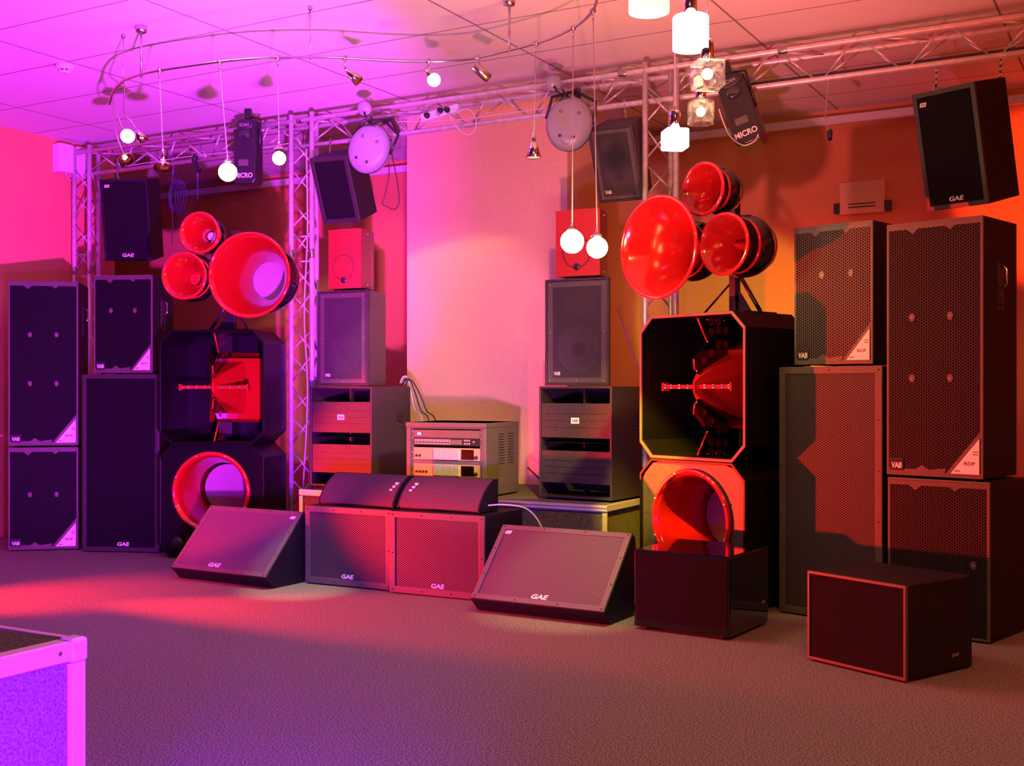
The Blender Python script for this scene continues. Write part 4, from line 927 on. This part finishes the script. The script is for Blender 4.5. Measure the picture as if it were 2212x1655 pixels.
def scanner(label, px, py, Y, yaw, tilt, L_=0.44, pitch=0):
    c = at_y(px, py, Y); t = thing('scanner_light', label, 'stage light', c, yaw, pitch, tilt)
    w, d = 0.165, 0.15
    MB().prism([(-w / 2 + 0.015, -L_ / 2), (w / 2 - 0.02, -L_ / 2), (w / 2, -L_ / 2 + 0.03), (w / 2, L_ / 2 - 0.06), (-w / 2, L_ / 2 - 0.06), (-w / 2, -L_ / 2 + 0.02)], 0, d).build('housing', 'plastic_black', t, 0.006)
    top = MB(); top.lathe([(w / 2, L_ / 2 - 0.10), (w / 2, L_ / 2), (w / 2 - 0.01, L_ / 2 + 0.008), (1e-4, L_ / 2 + 0.01)], 28, (0, d / 2, 0), 'z').build('mirror_hood', 'plastic_black', t)
    q = MB().lathe([(1e-4, 0), (0.055, 0), (0.064, 0.004)], 28, sz=0.55).build('hood_emblem', 'seam', t); q.location = (0, -0.008, L_ / 2 - 0.035)
    text('hood_lettering', 'SCAN', 0.022, 'cable_grey', t, 0, L_ / 2 - 0.035, -0.009, 0.07, 0.02)
    MB().sphere((0, -0.004, L_ / 2 - 0.105), 0.045, 20, 12, 1, 0.35, 0.8).build('scan_mirror', 'lens', t)
    MB().box(-0.045, 0.03, -0.002, 0, -L_ * 0.22, -L_ * 0.12).build('rating_plate', 'rack', t)
    text('lettering', 'MICRO', 0.036, 'logo_white', t, -0.005, -L_ / 2 + 0.06, -0.001, 0.135, 0.03)
    MB().box(-0.022, 0.022, d / 2 - 0.02, d / 2 + 0.02, L_ / 2 + 0.008, L_ / 2 + 0.11).build('truss_clamp', 'plastic_black', t, 0.003)
    MB().tube([(w / 2 + 0.004, d / 2, 0.0), (w / 2 + 0.012, d / 2, L_ / 2 + 0.02), (0, d / 2, L_ / 2 + 0.045)], 0.008, 8).build('bracket', 'plastic_black', t)
    return t
scanner('black scanner light hanging from the truss beside the bright left lamps', 528, 328, 6.38, 20, 0, 0.46)
scanner('black scanner light tilted under the truss beside the clear glass pendants', 1596, 235, 6.42, 5, -19, 0.42, -4)

# ------------------------------------------------------------------ power strip, cables, small bits
c = at_y(948, 243, 6.5)
t = thing('power_strip', 'white power strip with black plugs lying in the truss', 'power strip', c, 0, 0, -7)
MB().box(-0.15, 0.15, 0.0, 0.045, -0.028, 0.028).build('strip_body', 'white_paint', t, 0.008)
for x in (-0.09, 0.0, 0.07):
    s_ = MB().lathe([(0.022, 0.0005), (0.022, -0.003), (0.018, -0.001), (1e-4, -0.001)], 20, (x, 0, 0.0)).build('socket', 'cable_grey', t)
    if x != 0.0: MB().lathe([(1e-4, -0.03), (0.014, -0.028), (0.019, -0.001)], 16, (x, -0.001, 0.0)).build('plug', 'rubber', s_)
MB().lathe([(1e-4, -0.03), (0.014, -0.028), (0.019, -0.001)], 16, (0.02, -0.001, 0.008)).build('plug', 'rubber', t)
def cable(label, pts, mat, r=0.004, cat='cable', n=8, name='cable', group=None):
    P = curve(pts, n); o0 = P[0]
    o = MB().tube([p - o0 for p in P], r, 6).build(name, mat); o.location = o0
    return tag(o, label, cat, group)
Yc = 6.47
cable('white cable looping down from the power strip under the truss', [at_y(x, y, Yc) for x, y in ((985, 243), (1010, 236), (1025, 250), (1028, 275), (1015, 291), (995, 283), (978, 262), (970, 246))], 'cable_white')
cable('thin black cable loop hanging from the left grey effect light', [at_y(x, y, 6.3) for x, y in ((840, 352), (840, 380), (832, 420), (826, 440), (838, 447), (852, 452), (862, 436), (858, 390), (848, 340), (845, 300))], 'cable_black', 0.003)
cable('white cable looping under the right scanner light', [at_y(x, y, 6.38) for x, y in ((1553, 235), (1562, 262), (1578, 295), (1605, 314), (1630, 305), (1638, 290))], 'cable_white')
cable('loose cable with plug hanging from the right half of the truss', [at_y(x, y, 6.64) for x, y in ((1790, 176), (1786, 215), (1783, 255), (1790, 285))], 'cable_grey', 0.004)
p = at_y(1793, 292, 6.64)
tag(MB().lathe([(1e-4, -0.03), (0.012, -0.03), (0.015, 0.02), (0.006, 0.035)], 14, (0, 0, 0), 'z').build('cable_plug', 'plastic_black'), 'black plug on the loose cable hanging from the right half of the truss', 'plug')
bpy.data.objects['cable_plug'].location = p
cable('black cable running inside the truss along its bottom tube', [(-2.4, YT + 0.10, ZB + 0.024), (-1.2, YT + 0.10, ZB + 0.026), (0, YT + 0.10, ZB + 0.025), (1.5, YT + 0.10, ZB + 0.026)], 'cable_black', 0.007)
cable('thin pale cable lying along the truss bottom tube on the left', [(-7.3, YT + 0.07, ZB + 0.022), (-6.6, YT + 0.07, ZB + 0.032), (-6.0, YT + 0.07, ZB + 0.02), (-5.6, YT + 0.07, ZB + 0.03)], 'cable_white', 0.0035)
cable('pale cable drooping along the truss between the two grey effect lights', [(-4.6, YT - 0.01, ZB + 0.06), (-4.2, YT + 0.02, ZB + 0.03), (-3.9, YT + 0.03, ZB + 0.024), (-3.4, YT + 0.04, ZB + 0.03), (-3.1, YT + 0.04, ZB + 0.024)], 'cable_white', 0.0035)
xm = -5.42
cable('white cable running down the centre truss tower, left of its pair', [(xm + 0.02, YT + 0.03, 2.9), (xm + 0.03, YT + 0.03, 2.3), (xm + 0.0, YT + 0.03, 1.7), (xm + 0.03, YT + 0.03, 1.1), (xm - 0.02, YT + 0.03, 0.3), (xm, YT + 0.0, 0.02)], 'cable_white', 0.006, n=10)
cable('white cable running down the centre truss tower, right of its pair', [(xm + 0.06, YT + 0.03, 2.85), (xm + 0.055, YT + 0.05, 2.2), (xm + 0.07, YT + 0.03, 1.6), (xm + 0.045, YT + 0.05, 1.0), (xm + 0.03, YT + 0.05, 0.5), (xm + 0.05, YT + 0.03, 0.02)], 'cable_white', 0.004, n=10)
# cables out of the left slotted cabinet to the rack
for i, (o_, mt) in enumerate((((0, 0), 'cable_white'), ((5, 1), 'cable_grey'), ((10, 2), 'cable_black'), ((14, 4), 'cable_grey'), ((20, 3), 'cable_black'))):
    lab = ['white cable arching first in the bundle behind the amplifier rack', 'grey cable second in the bundle behind the amplifier rack', 'black cable in the middle of the bundle behind the amplifier rack', 'grey cable fourth in the bundle behind the amplifier rack', 'thin black cable rightmost in the bundle behind the amplifier rack'][i]
    dx, dy = o_
    pts = [at_y(864 + dx * 0.6, 828 + dy, 6.86), at_y(870 + dx * 0.6, 815 + dy * 2, 6.9), at_y(880 + dx * 0.6, 816 + dy * 3, 6.92), at_y(888 + dx, 850 + dy, 6.9), at_y(896 + dx * 1.3, 885 + dy, 6.9), at_y(912 + dx * 1.5, 912 + dy, 6.88), at_y(915 + dx * 1.5, 1000, 6.86)]
    pts[-1] = Vector((pts[-1].x, pts[-1].y, SZ + 0.006)); cable(lab, pts, mt, 0.0045, n=6)
cable('white cable with plug leaving the right curved monitor towards the right wedge', [Vector((-3.30, 5.60, 0.505)), Vector((-3.20, 5.62, 0.512)), Vector((-3.08, 5.66, 0.49)), Vector((-2.98, 5.64, 0.40)), Vector((-2.93, 5.62, 0.25)), Vector((-2.92, 5.62, 0.01))], 'cable_white', 0.0045)
cable('dark cable lying on the stage right of the amplifier rack', [(-3.62, 6.66, SZ + 0.16), (-3.52, 6.66, SZ + 0.08), (-3.44, 6.68, SZ + 0.02), (-3.38, 6.80, SZ + 0.012), (-3.3, 6.95, SZ + 0.012)], 'cable_black', 0.006)
cable('thick pale cable rising behind the right slotted cabinet', [(-3.6, 7.0, SZ + 0.36), (-3.52, 7.0, SZ + 0.46), (-3.40, 6.98, SZ + 0.60), (-3.34, 6.95, SZ + 0.66), (-3.30, 6.93, SZ + 0.3), (-3.30, 6.93, SZ + 0.01)], 'cable_violet', 0.008)
cable('blue cable sloping down beside the right two-way speaker', [at_y(x, y, 6.95) for x, y in ((1333, 665), (1350, 715), (1368, 765), (1378, 790), (1384, 812))] + [Vector((-2.86, 6.98, 0.9)), Vector((-2.86, 6.98, SZ + 0.01))], 'cable_violet', 0.004)
# coiled cables hanging behind the left hanging speaker
tt = thing('cable_bundle', 'coil of bluish cable hanging under the truss right of the left hanging speaker', 'cable', at_y(372, 395, 6.7))
k = MB()
for i in range(5):
    a = 0.035 + 0.012 * i; pts = [(math.cos(u) * a + 0.01 * i, 0.008 * i, -0.11 + math.sin(u) * (0.10 + 0.008 * i)) for u in [2 * PI * j / 24 for j in range(25)]]
    k.tube(pts, 0.004, 6)
k.build('coil', 'cable_violet', tt)
MB().tube(curve([(0, 0, 0.0), (-0.01, 0.02, 0.12), (0.0, 0.0, 0.24)], 6), 0.006, 6).build('tie', 'cable_violet', tt)
MB().tube(curve([(0, 0, -0.2), (0.005, 0, -0.35), (-0.005, 0, -0.48)], 6), 0.004, 6).build('loose_end', 'cable_violet', tt)
tt = thing('hanging_connector', 'dark connector on a short cable under the truss left of the scanner light', 'cable', at_y(424, 340, 6.62))
MB().tube(curve([(0, 0, 0.02), (-0.02, 0, -0.02), (0.0, 0, -0.08), (0.035, 0, -0.11)], 6), [0.02] * 19, 10).build('connector', 'plastic_black', tt, 0)
MB().tube(curve([(0.01, 0, -0.09), (0.015, 0, -0.2), (0.012, 0, -0.33)], 6), 0.006, 6).build('cable_tail', 'cable_violet', tt)
# shackles of the hanging speakers
def shackle(label, top, bottom):
    top, bottom = Vector(top), Vector(bottom)
    t = thing('suspension_chain', label, 'chain', bottom); d = top - bottom; n = max(3, int(d.length / 0.03))
    k = MB()
    for i in range(n):
        a = d * (i / n); b = d * ((i + 1) / n); k.tube([a, (a + b) / 2 + Vector((0.006, 0, 0)), b], 0.0035, 6)
        k.tube([a, (a + b) / 2 - Vector((0.006, 0, 0)), b], 0.0035, 6)
    k.build('chain_links', 'steel', t)
    pts = [(0.016 * math.cos(u), 0, 0.022 * math.sin(u) - 0.01) for u in [2 * PI * j / 16 for j in range(17)]]
    MB().tube(pts, 0.0045, 8).build('shackle', 'steel', t)
shackle('steel shackle and chain holding the rightmost hanging speaker', at_y(2163, 118, 6.65), at_y(2160, 172, 6.72))
shackle('chain at the inner corner of the rightmost hanging speaker', at_y(2024, 130, 6.65), at_y(2022, 188, 6.70))
shackle('chain holding the brownish hanging speaker left of the right truss tower', at_y(1348, 212, 6.64), at_y(1354, 268, 6.62))
shackle('chain holding the hanging speaker at the left end of the truss', at_y(252, 352, 6.65), at_y(255, 386, 6.40))
shackle('chain holding the tilted speaker beside the centre truss tower', at_y(714, 300, 6.65), at_y(712, 338, 6.42))
t = thing('lifting_bar', 'thin steel bar with rings above the brownish hanging speaker', 'bar', at_y(1290, 270, 6.58))
e = at_y(1350, 262, 6.58) - at_y(1290, 270, 6.58)
MB().tube([(0, 0, 0), e], 0.005, 8).build('bar', 'reflector', t); MB().sphere((0, 0, 0), 0.010, 12, 8).build('ring', 'steel', t)
# smoke detector, white box on the left wall, junction boxes on the back wall
p = at_h(140, 138, HCEIL)
t = thing('smoke_detector', 'round white smoke detector on the ceiling at the left', 'smoke detector', (p.x, p.y, HCEIL))
MB().lathe([(1e-4, 0), (0.056, 0), (0.055, -0.03), (0.046, -0.036), (1e-4, -0.036)], 32, (0, 0, 0), 'z').build('base', 'white_paint', t)
s_ = MB().lathe([(1e-4, -0.036), (0.030, -0.036), (0.030, -0.052), (1e-4, -0.054)], 28, (0, 0, 0), 'z').build('sensor_core', 'seam', t)
MB().lathe([(0.034, -0.048), (0.044, -0.048), (0.034, -0.060), (1e-4, -0.062), (1e-4, -0.052)], 28, (0, 0, 0), 'z').build('sensor_cap', 'white_paint', s_)
k = MB()
for i in range(8):
    a = i * PI / 4; k.box(0.036 * math.cos(a) - 0.004, 0.036 * math.cos(a) + 0.004, 0.036 * math.sin(a) - 0.004, 0.036 * math.sin(a) + 0.004, -0.050, -0.034)
k.build('cage_ribs', 'white_paint', s_)
t = thing('wall_box', 'white plastic box high on the left wall behind the truss tower', 'box', (XL, 6.55, 2.93))
MB().box(0.0, 0.10, -0.15, -0.01, 0, 0.235).box(0.0, 0.10, 0.02, 0.16, -0.02, 0.235).build('casing', 'white_paint', t, 0.012)
MB().tube(curve([(0.05, -0.05, 0.0), (0.05, -0.02, -0.04), (0.05, 0.04, -0.045), (0.05, 0.08, -0.02)], 6), 0.005, 6).build('cable_loop', 'cable_white', t)
def wall_panel(label, px0, py0, px1, py1, mat):
    a = at_y(px0, py1, YB - 0.03); b = at_y(px1, py0, YB - 0.03)
    t = thing('wall_unit', label, 'box', ((a.x + b.x) / 2, YB, (a.z + b.z) / 2)); w = (b.x - a.x) / 2; h = (b.z - a.z) / 2
    MB().box(-w, w, -0.05, 0, -h, h).build('casing', mat, t, 0.004)
    return t, w, h
t, w_, h_ = wall_panel('pale brown cover plate on the back wall above the perforated badge speaker', 1815, 388, 1912, 465, 'panel')
MB().box(-w_ * 0.6, w_ * 0.6, -0.054, -0.05, -h_ * 0.42, -h_ * 0.36).box(-w_ * 0.6, w_ * 0.6, -0.054, -0.05, -h_ * 0.62, -h_ * 0.56).build('slot', 'rubber', t)
for sx in (-1, 1): MB().box(sx * (w_ + 0.02) - 0.02, sx * (w_ + 0.02) + 0.02, -0.06, 0, -h_ * 0.9, -h_ * 0.3).build('clip', 'plastic_black', t)
wall_panel('small cream junction box on the back wall above the left big red horn', 503, 498, 515, 510, 'badge_white')

# ------------------------------------------------------------------ foreground riser
def near_riser():
    x1, y1, h = -2.11, 1.80, 0.60; x0, y0 = -4.3, -0.6
    t = thing('stage_riser', 'carpeted riser with aluminium edges, cut by the lower left corner of the picture', 'riser', (x1, y1, 0))
    w, d = x1 - x0, y1 - y0; e = 0.042
    MB().box(-w + 0.01, -0.006, -d + 0.01, -0.006, 0, h - 0.003).build('carpeted_box', 'carpet_panel', t)
    MB().box(-e, 0.0, -d, -e, h - 0.045, h).build('side_edge', 'alu_edge', t, 0.003)
    MB().box(-w, -e, -0.02, 0.0, h - 0.045, h).build('back_edge', 'alu_edge', t, 0.003)
    k = MB().box(-0.012, 0.0, -0.045, 0.0, 0, h - 0.05)
    k.box(0.0, 0.004, -0.041, -0.031, 0, h - 0.05).box(0.0, 0.004, -0.024, -0.018, 0, h - 0.05).box(0.0, 0.004, -0.010, -0.003, 0, h - 0.05)
    k.build('corner_edge', 'alu_edge', t, 0.001)
    c = MB().box(-e, 0.005, -e, 0.005, h - 0.05, h + 0.004).build('corner_cap', 'alu_edge', t, 0.008)
    MB().lathe([(0.005, 0.003), (1e-4, 0.004)], 10, (0.0, -0.07, h - 0.022), 'x').build('rivet', 'steel', t)
near_riser()

# repeats share a group
GROUPS = {'pendant_lamp': 'lamps hanging from the curved rail', 'flexible_arm_lamp': 'bent arm lamps at the end of the curved rail', 'spot_lamp': 'spots on the curved rail',
          'glass_pendant': 'glass pendants on cords', 'truss_tower': 'truss towers', 'wedge_monitor': 'wedge floor monitors', 'curved_monitor': 'curved monitors on the floor subwoofers',
          'effect_light': 'grey effect lights on the truss', 'scanner_light': 'black scanner lights on the truss', 'horn_cluster': 'red horn clusters', 'mid_horn_bin': 'octagonal mid horn bins',
          'small_loudspeaker': 'small red perforated speakers', 'suspended_rail': 'suspended rails at the back wall', 'suspension_chain': 'chains of the hanging speakers'}
for o in list(bpy.data.objects):
    if o.parent is None and o.get('label'):
        g = GROUPS.get(o.name.split('.')[0])
        if g: o['group'] = g
        elif 'bundle behind the amplifier rack' in o['label']: o['group'] = 'cable bundle behind the amplifier rack'
